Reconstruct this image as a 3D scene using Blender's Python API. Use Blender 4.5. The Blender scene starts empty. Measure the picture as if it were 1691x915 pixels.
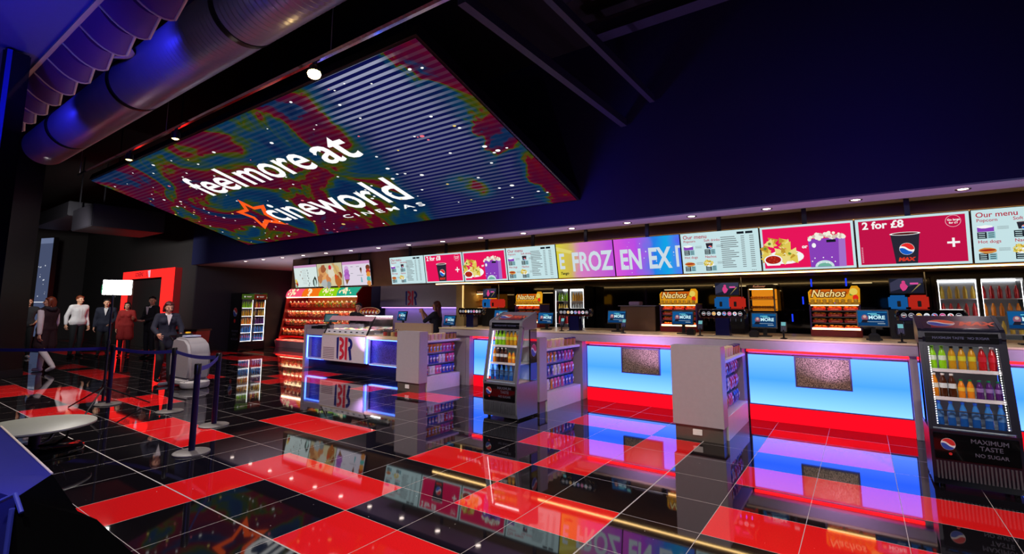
import bpy, bmesh, math, random
from mathutils import Vector, Matrix, Euler
R = random.Random(7)
PI = math.pi
S = bpy.context.scene
C = S.collection

# ------------------------------------------------------------------ camera, exposure, world, lights
cam_d = bpy.data.cameras.new('camera'); cam = bpy.data.objects.new('camera', cam_d); C.objects.link(cam)
F_PX, CX, CY, W_PX, H_PX = 811.6, 845.5, 402.0, 1691, 915
cam_d.sensor_fit = 'HORIZONTAL'; cam_d.sensor_width = 36.0
cam_d.lens = F_PX / W_PX * 36.0
cam_d.shift_y = -(H_PX / 2 - CY) / W_PX
cam_d.clip_start = 0.05; cam_d.clip_end = 200
cam.location = (0, 0, 1.6)
cam.rotation_euler = Euler((math.radians(90 + 7.19), 0, math.radians(35.12)), 'XYZ')
S.camera = cam
S.view_settings.view_transform = 'Standard'; S.view_settings.look = 'None'
S.view_settings.gamma = 1.0; S.view_settings.exposure = 0.0; S.view_settings.use_curve_mapping = False
world = bpy.data.worlds.new('world'); S.world = world; world.use_nodes = True
world.node_tree.nodes['Background'].inputs[0].default_value = (0.10, 0.10, 0.22, 1)
world.node_tree.nodes['Background'].inputs[1].default_value = 0.004


def lamp(kind, name, loc, energy, col, aim=None, size=0.1, angle=100, blend=0.6, sx=None, sy=None):
    d = bpy.data.lights.new(name, kind); d.energy = energy; d.color = col
    if kind == 'SPOT':
        d.spot_size = math.radians(angle); d.spot_blend = blend; d.shadow_soft_size = size
    elif kind == 'POINT':
        d.shadow_soft_size = size
    elif kind == 'AREA':
        d.shape = 'RECTANGLE'; d.size = sx or size; d.size_y = sy or size
    o = bpy.data.objects.new(name, d); C.objects.link(o); o.location = loc
    if aim is not None:
        o.rotation_euler = (Vector(aim) - Vector(loc)).to_track_quat('-Z', 'Y').to_euler()
    return o


# coloured washes from added spots that have no fittings in the hall
lamp('SPOT', 'blue_wash_duct', (-6.6, 1.3, 4.6), 110, (0.03, 0.03, 1.0), (-8.6, 2.7, 5.0), 0.1, 120)
lamp('SPOT', 'blue_wash_duct', (-10.8, 1.3, 4.6), 90, (0.03, 0.03, 1.0), (-12.2, 2.7, 5.0), 0.1, 120)
lamp('SPOT', 'blue_wash_left', (-3.0, 0.2, 2.2), 20, (0.03, 0.05, 1.0), (-5.6, 0.8, 3.8), 0.1, 110)
lamp('SPOT', 'blue_wash_bulkhead', (-4.2, 5.9, 3.3), 36, (0.05, 0.05, 1.0), (-3.6, 7.6, 3.2), 0.2, 150)
lamp('SPOT', 'blue_wash_bulkhead', (0.2, 5.6, 3.2), 26, (0.05, 0.04, 1.0), (0.2, 7.6, 3.2), 0.2, 140)
for x_ in (-9.5, -5.4, -2.8, -0.4, 1.9): lamp('SPOT', 'violet_bounce_fill', (x_, 7.25, 0.35), 120 if x_ > -9 else 90, (.72, .42, 1.0), (x_, 7.95, 3.0), 0.02, 110, 1.0)  # added spots in place of panel light bounced up off the floor
lamp('SPOT', 'blue_wash_posts', (-3.4, 0.4, 2.0), 60, (0.04, 0.05, 1.0), (-7.0, 3.0, 0.5), 0.1, 70)
lamp('SPOT', 'parlour_soffit_fill', (-14.6, 8.3, .5), 230, (.95, .84, .90), (-14.6, 9.0, 3.0), .03, 125, 1.0)  # added uplight in place of floor bounce onto the left soffit
lamp('SPOT', 'portal_wall_fill', (-17.4, 3.2, 3.7), 750, (.95, 1.0, .92), (-23.5, 7.7, 3.0), .15, 100, 1.0)  # added fill greying the far wall, where haze is not modelled
lamp('SPOT', 'warm_hall_fill', (-13.5, 2.5, 4.6), 330, (1.0, 0.86, 0.75), (-15.5, 4.5, 0.0), 0.15, 120)  # added warm fill over the left of the hall


def at(u, v, x=None, y=None, z=None):
    yaw, pit = math.radians(35.12), math.radians(7.19)
    f = Vector((-math.sin(yaw) * math.cos(pit), math.cos(yaw) * math.cos(pit), math.sin(pit)))
    r = Vector((math.cos(yaw), math.sin(yaw), 0)); up = r.cross(f)
    d = f + r * ((u - CX) / F_PX) - up * ((v - CY) / F_PX)
    if x is not None: t = x / d.x
    elif y is not None: t = y / d.y
    else: t = (z - 1.6) / d.z
    return Vector((0, 0, 1.6)) + d * t


# ------------------------------------------------------------------ materials
def lin(c):
    return tuple(((v / 255) / 12.92 if v / 255 <= 0.04045 else ((v / 255 + 0.055) / 1.055) ** 2.4) for v in c)


MATS = {}
def mat(name, col, rough=0.5, metal=0.0, ior=1.5, coat=0.0, noise=0.0, nscale=20):
    if name in MATS: return MATS[name]
    m = bpy.data.materials.new(name); m.use_nodes = True; n = m.node_tree; p = n.nodes['Principled BSDF']
    c = lin(col)
    p.inputs['Base Color'].default_value = (*c, 1); p.inputs['Roughness'].default_value = rough
    p.inputs['Metallic'].default_value = metal; p.inputs['IOR'].default_value = ior
    p.inputs['Coat Weight'].default_value = coat
    nz = n.nodes.new('ShaderNodeTexNoise'); nz.inputs['Scale'].default_value = nscale
    tc = n.nodes.new('ShaderNodeTexCoord'); n.links.new(tc.outputs['Object'], nz.inputs['Vector'])
    mr = n.nodes.new('ShaderNodeMapRange'); mr.inputs[3].default_value = 1 - (noise or 0.06); mr.inputs[4].default_value = 1 + (noise or 0.06)
    n.links.new(nz.outputs['Fac'], mr.inputs[0])
    mx = n.nodes.new('ShaderNodeVectorMath'); mx.operation = 'SCALE'; mx.inputs[0].default_value = c
    n.links.new(mr.outputs[0], mx.inputs['Scale']); n.links.new(mx.outputs[0], p.inputs['Base Color'])
    MATS[name] = m; return m


def em(name, col, s=1.0, linear=False):
    if name in MATS: return MATS[name]
    m = bpy.data.materials.new(name); m.use_nodes = True; n = m.node_tree; n.nodes.clear()
    e = n.nodes.new('ShaderNodeEmission'); o = n.nodes.new('ShaderNodeOutputMaterial')
    e.inputs[0].default_value = (*(col if linear else lin(col)), 1); e.inputs[1].default_value = s
    n.links.new(e.outputs[0], o.inputs[0]); MATS[name] = m; return m


def sc(r, g, b, s=0.85):            # a flat colour shown on a lit screen
    return em('screen_%d_%d_%d_%d' % (r, g, b, int(s * 100)), (r, g, b), s)


def glass(name, tint=(1, 1, 1), refl=0.08, rough=0.02):
    if name in MATS: return MATS[name]
    m = bpy.data.materials.new(name); m.use_nodes = True; n = m.node_tree; n.nodes.clear()
    t = n.nodes.new('ShaderNodeBsdfTransparent'); g = n.nodes.new('ShaderNodeBsdfGlossy'); x = n.nodes.new('ShaderNodeMixShader')
    o = n.nodes.new('ShaderNodeOutputMaterial'); lw = n.nodes.new('ShaderNodeLayerWeight'); fr = n.nodes.new('ShaderNodeMath'); fr.operation = 'POWER'; fr.inputs[1].default_value = 5
    fa = n.nodes.new('ShaderNodeMath'); fa.operation = 'MULTIPLY_ADD'; fa.inputs[1].default_value = .6; fa.inputs[2].default_value = refl / 3; n.links.new(lw.outputs['Facing'], fr.inputs[0]); n.links.new(fr.outputs[0], fa.inputs[0])
    t.inputs[0].default_value = (*tint, 1); g.inputs['Roughness'].default_value = rough
    n.links.new(fa.outputs[0], x.inputs[0])
    n.links.new(t.outputs[0], x.inputs[1]); n.links.new(g.outputs[0], x.inputs[2]); n.links.new(x.outputs[0], o.inputs[0])
    MATS[name] = m; return m


def node_mat(name):
    m = bpy.data.materials.new(name); m.use_nodes = True; MATS[name] = m
    return m, m.node_tree


M = dict(
    black=mat('black_plastic', (14, 14, 17), 0.35), black_matt=mat('black_paint', (9, 9, 12), 0.8), black_gloss=mat('black_gloss', (8, 8, 11), 0.08, coat=0.5),
    dark=mat('dark_grey_metal', (40, 40, 46), 0.4, 0.4), steel=mat('steel', (150, 148, 150), 0.28, 0.9), chrome=mat('chrome', (215, 215, 220), 0.1, 1.0),
    laminate=mat('pale_grey_laminate', (172, 160, 168), 0.42), white=mat('white_laminate', (225, 220, 226), 0.35), cream=mat('cream_worktop', (226, 208, 160), 0.3),
    grey=mat('mid_grey', (112, 110, 118), 0.45), silver=mat('silver_grey_plastic', (128, 128, 142), 0.3, 0.3), red=mat('red_plastic', (205, 20, 28), 0.35),
    red_deep=mat('deep_red', (130, 14, 16), 0.4), yellow=mat('yellow_plastic', (250, 195, 40), 0.4), brown=mat('dark_brown_wood', (92, 62, 34), 0.5, noise=0.25, nscale=8),
    navy=mat('navy_paint', (26, 28, 78), 0.75), purple=mat('purple_fabric', (92, 44, 128), 0.7), rim=mat('pale_edge_trim', (205, 190, 170), 0.5),
    skin=mat('skin', (216, 158, 128), 0.5), skin_deep=mat('skin_olive', (190, 132, 98), 0.5), eye=mat('eye_dark', (22, 16, 14), 0.2), lip=mat('lip', (160, 70, 66), 0.5),
    hair_black=mat('hair_black', (20, 15, 15), 0.45), hair_red=mat('hair_auburn', (120, 52, 26), 0.5), hair_dark_red=mat('hair_dark_red', (76, 24, 24), 0.45),
    white_cloth=mat('white_cloth', (226, 218, 220), 0.8), black_cloth=mat('black_cloth', (17, 17, 22), 0.85), navy_cloth=mat('navy_cloth', (22, 24, 44), 0.85),
    charcoal=mat('charcoal_cloth', (40, 38, 44), 0.85), red_cloth=mat('red_cloth', (160, 36, 34), 0.85), maroon_cloth=mat('maroon_cloth', (44, 20, 26), 0.85),
    plug=mat('white_socket', (235, 232, 228), 0.3), gold=mat('gold_text', (240, 214, 130), 0.4),
    glass=glass('clear_glass'), duct=mat('galvanised_duct', (150, 150, 165), 0.33, 0.55, noise=0.12, nscale=3),
    blue_belt=mat('blue_belt_webbing', (40, 40, 150), 0.6), post=mat('blue_black_post', (16, 16, 54), .3, .2), base=mat('post_base_grey', (105, 100, 98), 0.45),
    table=mat('pale_table_top', (150, 153, 144), .4),
)
LED_RED = em('led_red', (9.0, 0.05, 0.05), 1.0, True)
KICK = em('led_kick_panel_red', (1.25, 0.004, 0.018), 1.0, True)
LED_WARM = em('led_warm', (3.2, 2.0, 0.75), 2.4, True)
LED_WHITE = em('led_white', (1.0, 1.0, 1.0), 4.5, True)
LED_VIOLET = em('led_violet', (1.2, 0.6, 3.0), 1.5, True)
LED_BLUE = em('led_blue', (0.35, 0.9, 6.0), 1.6, True)
PANEL_BLUE, _n = node_mat('backlit_blue_panel')
_n.nodes.clear()
_e = _n.nodes.new('ShaderNodeEmission'); _o = _n.nodes.new('ShaderNodeOutputMaterial')
_tc = _n.nodes.new('ShaderNodeTexCoord'); _sep = _n.nodes.new('ShaderNodeSeparateXYZ'); _cr = _n.nodes.new('ShaderNodeValToRGB')
_n.links.new(_tc.outputs['Generated'], _sep.inputs[0]); _n.links.new(_sep.outputs['Z'], _cr.inputs[0])
_cr.color_ramp.elements[0].color = (0.33, 0.80, 1, 1); _cr.color_ramp.elements[0].position = 0
_cr.color_ramp.elements[1].color = (0.22, 0.62, 1, 1); _cr.color_ramp.elements[1].position = 1
_k = _cr.color_ramp.elements.new(0.5); _k.color = (0.08, 0.42, 1.0, 1)
_mul = _n.nodes.new('ShaderNodeVectorMath'); _mul.operation = 'MULTIPLY'; _mul.inputs[1].default_value = (1.0, 1.0, 3.6)
_n.links.new(_cr.outputs[0], _mul.inputs[0]); _n.links.new(_mul.outputs[0], _e.inputs[0]); _n.links.new(_e.outputs[0], _o.inputs[0])


# ------------------------------------------------------------------ mesh helpers
def frame(loc=(0, 0, 0), rot=(0, 0, 0)):
    return Matrix.Translation(loc) @ Euler(rot).to_matrix().to_4x4()


class MB:
    """collects shapes into one mesh"""
    def __init__(s): s.bm = bmesh.new(); s.mats = []; s.cur = 0
    def m(s, material):
        if material not in s.mats: s.mats.append(material)
        s.cur = s.mats.index(material); return s
    def _paint(s, faces):
        for f in faces: f.material_index = s.cur
    def faces(s, verts, faces, T=None):
        vs = [s.bm.verts.new(T @ Vector(v) if T else v) for v in verts]
        out = []
        for f in faces:
            try: out.append(s.bm.faces.new([vs[i] for i in f]))
            except ValueError: pass
        s._paint(out); return s
    def box(s, x0, x1, y0, y1, z0, z1, T=None, bev=0.0):
        b = bmesh.new()
        vs = [b.verts.new(v) for v in ((x0, y0, z0), (x1, y0, z0), (x1, y1, z0), (x0, y1, z0), (x0, y0, z1), (x1, y0, z1), (x1, y1, z1), (x0, y1, z1))]
        for f in ((0, 3, 2, 1), (4, 5, 6, 7), (0, 1, 5, 4), (1, 2, 6, 5), (2, 3, 7, 6), (3, 0, 4, 7)): b.faces.new([vs[i] for i in f])
        if bev: bmesh.ops.bevel(b, geom=b.edges[:], offset=bev, segments=2, affect='EDGES')
        s._merge(b, T); return s
    def _merge(s, b, T=None):
        b.verts.index_update()
        nv = [s.bm.verts.new(T @ v.co if T else v.co) for v in b.verts]
        out = []
        for f in b.faces:
            try: out.append(s.bm.faces.new([nv[v.index] for v in f.verts]))
            except ValueError: pass
        s._paint(out); b.free()
    def tube(s, pts, r, seg=10, caps=True, T=None):
        pts = [Vector(p) for p in pts]; n = len(pts); rs = r if isinstance(r, (list, tuple)) else [r] * n
        rings = []
        for i, p in enumerate(pts):
            d = (pts[min(i + 1, n - 1)] - pts[max(i - 1, 0)]).normalized()
            a = Vector((0, 0, 1)) if abs(d.z) < 0.9 else Vector((1, 0, 0))
            u = d.cross(a).normalized(); w = d.cross(u).normalized()
            ring = []
            for k in range(seg):
                t = 2 * PI * k / seg; q = p + (u * math.cos(t) + w * math.sin(t)) * rs[i]
                ring.append(s.bm.verts.new(T @ q if T else q))
            rings.append(ring)
        out = []
        for i in range(n - 1):
            for k in range(seg): out.append(s.bm.faces.new((rings[i][k], rings[i][(k + 1) % seg], rings[i + 1][(k + 1) % seg], rings[i + 1][k])))
        if caps: out.append(s.bm.faces.new(rings[0][::-1])); out.append(s.bm.faces.new(rings[-1]))
        s._paint(out); return s
    def lathe(s, prof, seg=16, T=None, caps=True):
        rings = []
        for (r, z) in prof:
            rings.append([s.bm.verts.new((T @ Vector((r * math.cos(2 * PI * k / seg), r * math.sin(2 * PI * k / seg), z))) if T else (r * math.cos(2 * PI * k / seg), r * math.sin(2 * PI * k / seg), z)) for k in range(seg)])
        out = []
        for i in range(len(prof) - 1):
            for k in range(seg): out.append(s.bm.faces.new((rings[i][k], rings[i][(k + 1) % seg], rings[i + 1][(k + 1) % seg], rings[i + 1][k])))
        if caps: out.append(s.bm.faces.new(rings[0][::-1])); out.append(s.bm.faces.new(rings[-1]))
        s._paint(out); return s
    def prism(s, poly, d0, d1, axis='y', T=None):
        """2-D polygon swept along an axis; poly is (x,z) for y, (y,z) for x, (x,y) for z"""
        def P(a, b, d): return {'y': (a, d, b), 'x': (d, a, b), 'z': (a, b, d)}[axis]
        n = len(poly); A = [s.bm.verts.new(T @ Vector(P(*p, d0)) if T else P(*p, d0)) for p in poly]; B = [s.bm.verts.new(T @ Vector(P(*p, d1)) if T else P(*p, d1)) for p in poly]
        out = [s.bm.faces.new(A), s.bm.faces.new(B[::-1])]
        for i in range(n): out.append(s.bm.faces.new((A[i], B[i], B[(i + 1) % n], A[(i + 1) % n])))
        s._paint(out); return s
    def ball(s, c, r, sub=2, scale=(1, 1, 1), T=None):
        b = bmesh.new(); bmesh.ops.create_icosphere(b, subdivisions=sub, radius=1.0)
        for v in b.verts: v.co = Vector((v.co.x * r * scale[0] + c[0], v.co.y * r * scale[1] + c[1], v.co.z * r * scale[2] + c[2]))
        s._merge(b, T); return s
    def caps(s, a, b, ra, rb=None, seg=12):
        rb = ra if rb is None else rb
        a, b = Vector(a), Vector(b); s.ball(a, ra); s.ball(b, rb)
        if (b - a).length > 1e-4: s.tube([a, b], [ra, rb], seg)
        return s
    def text(s, txt, size, T, shear=0.0, bold=0.0, depth=0.001, align='LEFT', sx=1.0):
        cu = bpy.data.curves.new('t', 'FONT'); cu.body = txt; cu.size = size; cu.shear = shear; cu.offset = bold; cu.extrude = depth
        cu.align_x = align; cu.resolution_u = 3
        o = bpy.data.objects.new('t', cu); C.objects.link(o)
        me = bpy.data.meshes.new_from_object(o.evaluated_get(bpy.context.evaluated_depsgraph_get()))
        bpy.data.objects.remove(o); bpy.data.curves.remove(cu)
        b = bmesh.new(); b.from_mesh(me); bpy.data.meshes.remove(me)
        for v in b.verts: v.co.x *= sx
        s._merge(b, T); return s
    def build(s, name, material=None, parent=None, smooth=None, T=None):
        me = bpy.data.meshes.new(name)
        bmesh.ops.recalc_face_normals(s.bm, faces=s.bm.faces[:]) if material is not None or not s.mats else None
        s.bm.to_mesh(me); s.bm.free()
        ms = [material] if material is not None else s.mats
        for m_ in ms: me.materials.append(m_)
        o = bpy.data.objects.new(name, me); C.objects.link(o)
        if T is not None: o.matrix_world = T
        if parent is not None: o.parent = parent
        if smooth is not None:
            me.polygons.foreach_set('use_smooth', [True] * len(me.polygons))
            me.set_sharp_from_angle(angle=math.radians(smooth))
        return o


def tag(o, label, cat, group=None, kind=None):
    o['label'] = label; o['category'] = cat
    if group: o['group'] = group
    if kind: o['kind'] = kind
    return o
def thing(name, label, cat, loc=(0, 0, 0), rz=0.0, group=None):
    o = bpy.data.objects.new(name, None); o.empty_display_size = 0.1; C.objects.link(o); o.location = loc; o.rotation_euler = (0, 0, rz)
    return tag(o, label, cat, group)
def structure(o):
    o['kind'] = 'structure'; return o
KIDS = {}
def dup(root, loc, rz=None, label=None, group=None):
    if root.name not in KIDS: KIDS[root.name] = [(c, [g for g in c.children]) for c in root.children]
    r = root.copy(); C.objects.link(r); r.location = loc
    if rz is not None: r.rotation_euler = (0, 0, rz)
    if label: r['label'] = label
    if group: r['group'] = group
    for c0, gs in KIDS[root.name]:
        c = c0.copy(); C.objects.link(c); c.parent = r
        for g0 in gs:
            g = g0.copy(); C.objects.link(g); g.parent = c
    return r
ORD = ['first', 'second', 'third', 'fourth', 'fifth', 'sixth', 'seventh', 'eighth', 'ninth', 'tenth', 'eleventh', 'twelfth', 'thirteenth', 'fourteenth', 'fifteenth', 'sixteenth', 'seventeenth', 'eighteenth', 'nineteenth', 'twentieth']


class Pic:
    """flat picture on a screen or sign: polygons in (u,v), drawn on the local xz plane facing -y"""
    def __init__(s, T=None): s.mb = MB(); s.k = 0; s.T = T or Matrix()
    def layer(s): s.k += 1; return -0.0006 * s.k
    def poly(s, m_, pts):
        y = s.layer(); s.mb.m(m_); s.mb.faces([(u, y, v) for u, v in pts], [tuple(range(len(pts)))], s.T); return s
    def rect(s, m_, u0, v0, u1, v1): return s.poly(m_, [(u0, v0), (u1, v0), (u1, v1), (u0, v1)])
    def rects(s, m_, rs):
        y = s.layer(); s.mb.m(m_)
        for u0, v0, u1, v1 in rs: s.mb.faces([(u0, y, v0), (u1, y, v0), (u1, y, v1), (u0, y, v1)], [(0, 1, 2, 3)], s.T)
        return s
    def disc(s, m_, u, v, r, ry=None, seg=20, a0=0, a1=2 * PI):
        ry = r if ry is None else ry; full = abs(a1 - a0 - 2 * PI) < 1e-6
        n = seg + (0 if full else 1)
        return s.poly(m_, [(u + r * math.cos(a0 + (a1 - a0) * k / seg), v + ry * math.sin(a0 + (a1 - a0) * k / seg)) for k in range(n)])
    def ring(s, m_, u, v, r, t, seg=24):
        y = s.layer(); s.mb.m(m_); vs = []
        for k in range(seg):
            a = 2 * PI * k / seg; vs += [(u + r * math.cos(a), y, v + r * math.sin(a)), (u + (r - t) * math.cos(a), y, v + (r - t) * math.sin(a))]
        s.mb.faces(vs, [(2 * k, (2 * k + 2) % (2 * seg), (2 * k + 3) % (2 * seg), 2 * k + 1) for k in range(seg)], s.T); return s
    def globe(s, red, white, blue, u, v, r, sx=1.0, tilt=-0.35):
        s.disc(white, u, v, r * sx, r)
        ct, st = math.cos(tilt), math.sin(tilt)
        def rot(p): return (u + (p[0] * ct - p[1] * st) * sx, v + p[0] * st + p[1] * ct)
        for m_, sg in ((red, 1), (blue, -1)):
            pts = [rot((r * 0.96 * math.cos(a), r * 0.96 * math.sin(a))) for a in [sg * (0.25 + (PI - 0.45) * k / 12) for k in range(13)]]
            pts += [rot((-r * 0.9 + r * 1.8 * k / 6, sg * r * 0.14 + r * 0.13 * math.sin(PI * 2 * k / 6))) for k in range(1, 6)]
            s.poly(m_, pts)
        return s
    def text(s, m_, txt, u, v, size, bold=0.0, shear=0.0, align='LEFT', sx=1.0):
        y = s.layer(); s.mb.m(m_)
        s.mb.text(txt, size, s.T @ Matrix.Translation((u, y, v)) @ Euler((PI / 2, 0, 0)).to_matrix().to_4x4(), shear, bold, 0.0003, align, sx); return s
    def build(s, name, parent): return s.mb.build(name, None, parent)


def br_logo(p, blue, pink, u, v, h):
    """two tone letters: stems in one colour, bowls in the other"""
    w = h * 0.42
    def bowl(m_, cx, cy, r, ry, t):
        pts = [(cx + r * math.cos(a), cy + ry * math.sin(a)) for a in [-PI / 2 + PI * k / 10 for k in range(11)]]
        pts += [(cx + (r - t) * math.cos(a), cy + (ry - t) * math.sin(a)) for a in [PI / 2 - PI * k / 10 for k in range(11)]]
        p.poly(m_, pts)
    t = h * 0.16
    p.poly(blue, [(u, v + h * .96), (u + t * 1.1, v + h), (u + t * 1.0, v), (u + t * .25, v + h * .05)])
    p.poly(pink, [(u + t * 1.3, v + h), (u + t * 2.0, v + h), (u + t * 2.0, v + h - t), (u + t * 1.3, v + h - t)])
    bowl(pink, u + t * 1.6, v + h * .74, h * .30, h * .26, t); bowl(pink, u + t * 1.6, v + h * .26, h * .34, h * .27, t)
    u2 = u + h * .62
    p.poly(pink, [(u2, v + h), (u2 + t * 1.15, v + h), (u2 + t * 1.05, v), (u2 + t * .1, v + h * .02)])
    bowl(blue, u2 + t * 1.5, v + h * .70, h * .30, h * .28, t)
    p.poly(blue, [(u2 + t * 1.6, v + h * .48), (u2 + t * 2.7, v + h * .46), (u2 + t * 3.3, v + h * .03), (u2 + t * 2.3, v)])


# ------------------------------------------------------------------ the setting
TW = 0.5975; TX, TY = -5.224, 2.001
RED = set()
for m_, js in {1: (0, 1, 2, -5, -4, -3, -13, -12, -11, -10), 0: (0, 3, 4, -15, -14, -13, -9, -8), -1: (0,), -2: (0,), -3: (2, 3), 2: (4, 5, -9, -8), 3: (2, 3, -3, -2, -1, 7, 8, 9),
               4: (4, -12, -11), 5: (3, 4, 5, 7, 8, 9, 10, -14, -13, -12), 6: (5, -17, -16, -9), 7: (3, 4, 7, 8, -10, -9, -8, -7, -5, -3, -2), 8: (7, 8, -10, -9, -15, -14), 9: (0, 1, -13, -12)}.items():
    for j in js: RED.add((j, m_))
for m_ in range(-8, 20):
    j = -45
    while j < -17:
        n = R.choice((2, 3, 3, 4)); on = R.random() < 0.45
        if on:
            for k in range(n): RED.add((j + k, m_))
        j += n + R.choice((1, 2, 3))


def tile_mat(name, col, ior=1.75):
    m, n = node_mat(name); p = n.nodes['Principled BSDF']; L = n.links
    p.inputs['IOR'].default_value = ior; p.inputs['Roughness'].default_value = 0.035
    tc = n.nodes.new('ShaderNodeTexCoord')
    vo = n.nodes.new('ShaderNodeTexVoronoi'); vo.inputs['Scale'].default_value = 11; L.new(tc.outputs['Object'], vo.inputs['Vector'])
    lt = n.nodes.new('ShaderNodeMath'); lt.operation = 'LESS_THAN'; lt.inputs[1].default_value = 0.035; L.new(vo.outputs['Distance'], lt.inputs[0])
    wn = n.nodes.new('ShaderNodeMath'); wn.operation = 'GREATER_THAN'; wn.inputs[1].default_value = 0.72
    sep = n.nodes.new('ShaderNodeSeparateColor'); L.new(vo.outputs['Color'], sep.inputs[0]); L.new(sep.outputs[0], wn.inputs[0])
    mu = n.nodes.new('ShaderNodeMath'); mu.operation = 'MULTIPLY'; L.new(lt.outputs[0], mu.inputs[0]); L.new(wn.outputs[0], mu.inputs[1])
    nz = n.nodes.new('ShaderNodeTexNoise'); nz.inputs['Scale'].default_value = 120; L.new(tc.outputs['Object'], nz.inputs['Vector'])
    mr = n.nodes.new('ShaderNodeMapRange'); mr.inputs[3].default_value = 0.75; mr.inputs[4].default_value = 1.25; L.new(nz.outputs['Fac'], mr.inputs[0])
    sv = n.nodes.new('ShaderNodeVectorMath'); sv.operation = 'SCALE'; sv.inputs[0].default_value = col; L.new(mr.outputs[0], sv.inputs['Scale'])
    mx = n.nodes.new('ShaderNodeMix'); mx.data_type = 'RGBA'; L.new(mu.outputs[0], mx.inputs[0]); L.new(sv.outputs[0], mx.inputs[6]); mx.inputs[7].default_value = (0.75, 0.75, 0.8, 1)
    # joints: distance to the tile grid in metres
    sx = n.nodes.new('ShaderNodeSeparateXYZ'); L.new(tc.outputs['Object'], sx.inputs[0])
    ds = []
    for ax, off in (('X', TX), ('Y', TY)):
        a = n.nodes.new('ShaderNodeMath'); a.operation = 'SUBTRACT'; L.new(sx.outputs[ax], a.inputs[0]); a.inputs[1].default_value = off
        b = n.nodes.new('ShaderNodeMath'); b.operation = 'PINGPONG'; L.new(a.outputs[0], b.inputs[0]); b.inputs[1].default_value = TW / 2
        ds.append(b)
    mn = n.nodes.new('ShaderNodeMath'); mn.operation = 'MINIMUM'; L.new(ds[0].outputs[0], mn.inputs[0]); L.new(ds[1].outputs[0], mn.inputs[1])
    g = n.nodes.new('ShaderNodeMath'); g.operation = 'LESS_THAN'; g.inputs[1].default_value = 0.0022; L.new(mn.outputs[0], g.inputs[0])
    big = None
    for ax, off in (('Y', TY), ('X', TX + 6 * TW)):
        a = n.nodes.new('ShaderNodeMath'); a.operation = 'SUBTRACT'; L.new(sx.outputs[ax], a.inputs[0]); a.inputs[1].default_value = off
        b = n.nodes.new('ShaderNodeMath'); b.operation = 'ABSOLUTE'; L.new(a.outputs[0], b.inputs[0])
        c = n.nodes.new('ShaderNodeMath'); c.operation = 'LESS_THAN'; c.inputs[1].default_value = 0.0055; L.new(b.outputs[0], c.inputs[0])
        d = n.nodes.new('ShaderNodeMath'); d.operation = 'MAXIMUM'; L.new(c.outputs[0], d.inputs[0]); L.new((big or g).outputs[0], d.inputs[1]); big = d
    m2 = n.nodes.new('ShaderNodeMix'); m2.data_type = 'RGBA'; L.new(big.outputs[0], m2.inputs[0]); L.new(mx.outputs[2], m2.inputs[6]); m2.inputs[7].default_value = (0.42, 0.38, 0.37, 1)
    L.new(m2.outputs[2], p.inputs['Base Color'])
    rr = n.nodes.new('ShaderNodeMapRange'); L.new(big.outputs[0], rr.inputs[0]); rr.inputs[3].default_value = 0.035; rr.inputs[4].default_value = 0.6; L.new(rr.outputs[0], p.inputs['Roughness'])
    return m


tb, tr_ = tile_mat('black_terrazzo_tile', (0.006, 0.005, 0.007)), tile_mat('red_terrazzo_tile', (0.80, 0.012, 0.014))
mb = MB()
J0, J1, M0, M1 = -46, 17, -12, 19
for j in range(J0, J1):
    for k in range(M0, M1):
        mb.m(tr_ if (j, k) in RED else tb)
        x, y = TX + j * TW, TY + k * TW
        mb.faces([(x, y, 0), (x + TW, y, 0), (x + TW, y + TW, 0), (x, y + TW, 0)], [(0, 1, 2, 3)])
mb.bm.verts.ensure_lookup_table(); bmesh.ops.remove_doubles(mb.bm, verts=mb.bm.verts[:], dist=0.001)
mb.m(tb).box(TX + J0 * TW, TX + J1 * TW, TY + M0 * TW, TY + M1 * TW, -0.1, -0.004)
structure(mb.build('floor'))
XL, XR, YB, YF, ZC = -31.5, 4.6, -4.6, 12.4, 6.2
structure(MB().box(XL, XR, YB, YF, ZC, ZC + 0.1).build('ceiling', M['black_matt']))
structure(MB().box(XL - .1, XL, YB, YF, 0, ZC).build('wall_left', mat('dark_wall', (52, 46, 48), 0.8)))
structure(MB().box(XR, XR + .1, YB, YF, 0, ZC).build('wall_right', M['black_matt']))
structure(MB().box(XL, XR, YB - .1, YB, 0, ZC).build('wall_front', M['black_matt']))
structure(MB().box(-19.0, XR, 12.3, 12.4, 0, ZC).build('wall_back', M['black_matt']))
structure(MB().box(-19.1, -19.0, 7.76, 12.4, 0, ZC).build('wall_recess', mat('dark_wall_plum', (34, 28, 40), 0.7)))
structure(MB().box(XL, -19.1, 7.76, 7.86, 0, ZC).build('wall_portal', mat('dark_wall', (52, 46, 48), 0.8)))
BY = 7.56
structure(MB().box(-19.0, XR, BY, BY + .12, 3.0, ZC).build('wall_bulkhead', M['navy']))
structure(MB().box(-19.0, XR, BY + .12, 12.3, 3.0, 3.08).build('ceiling_soffit', mat('soffit_paint', (150, 142, 156), 0.7)))
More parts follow.
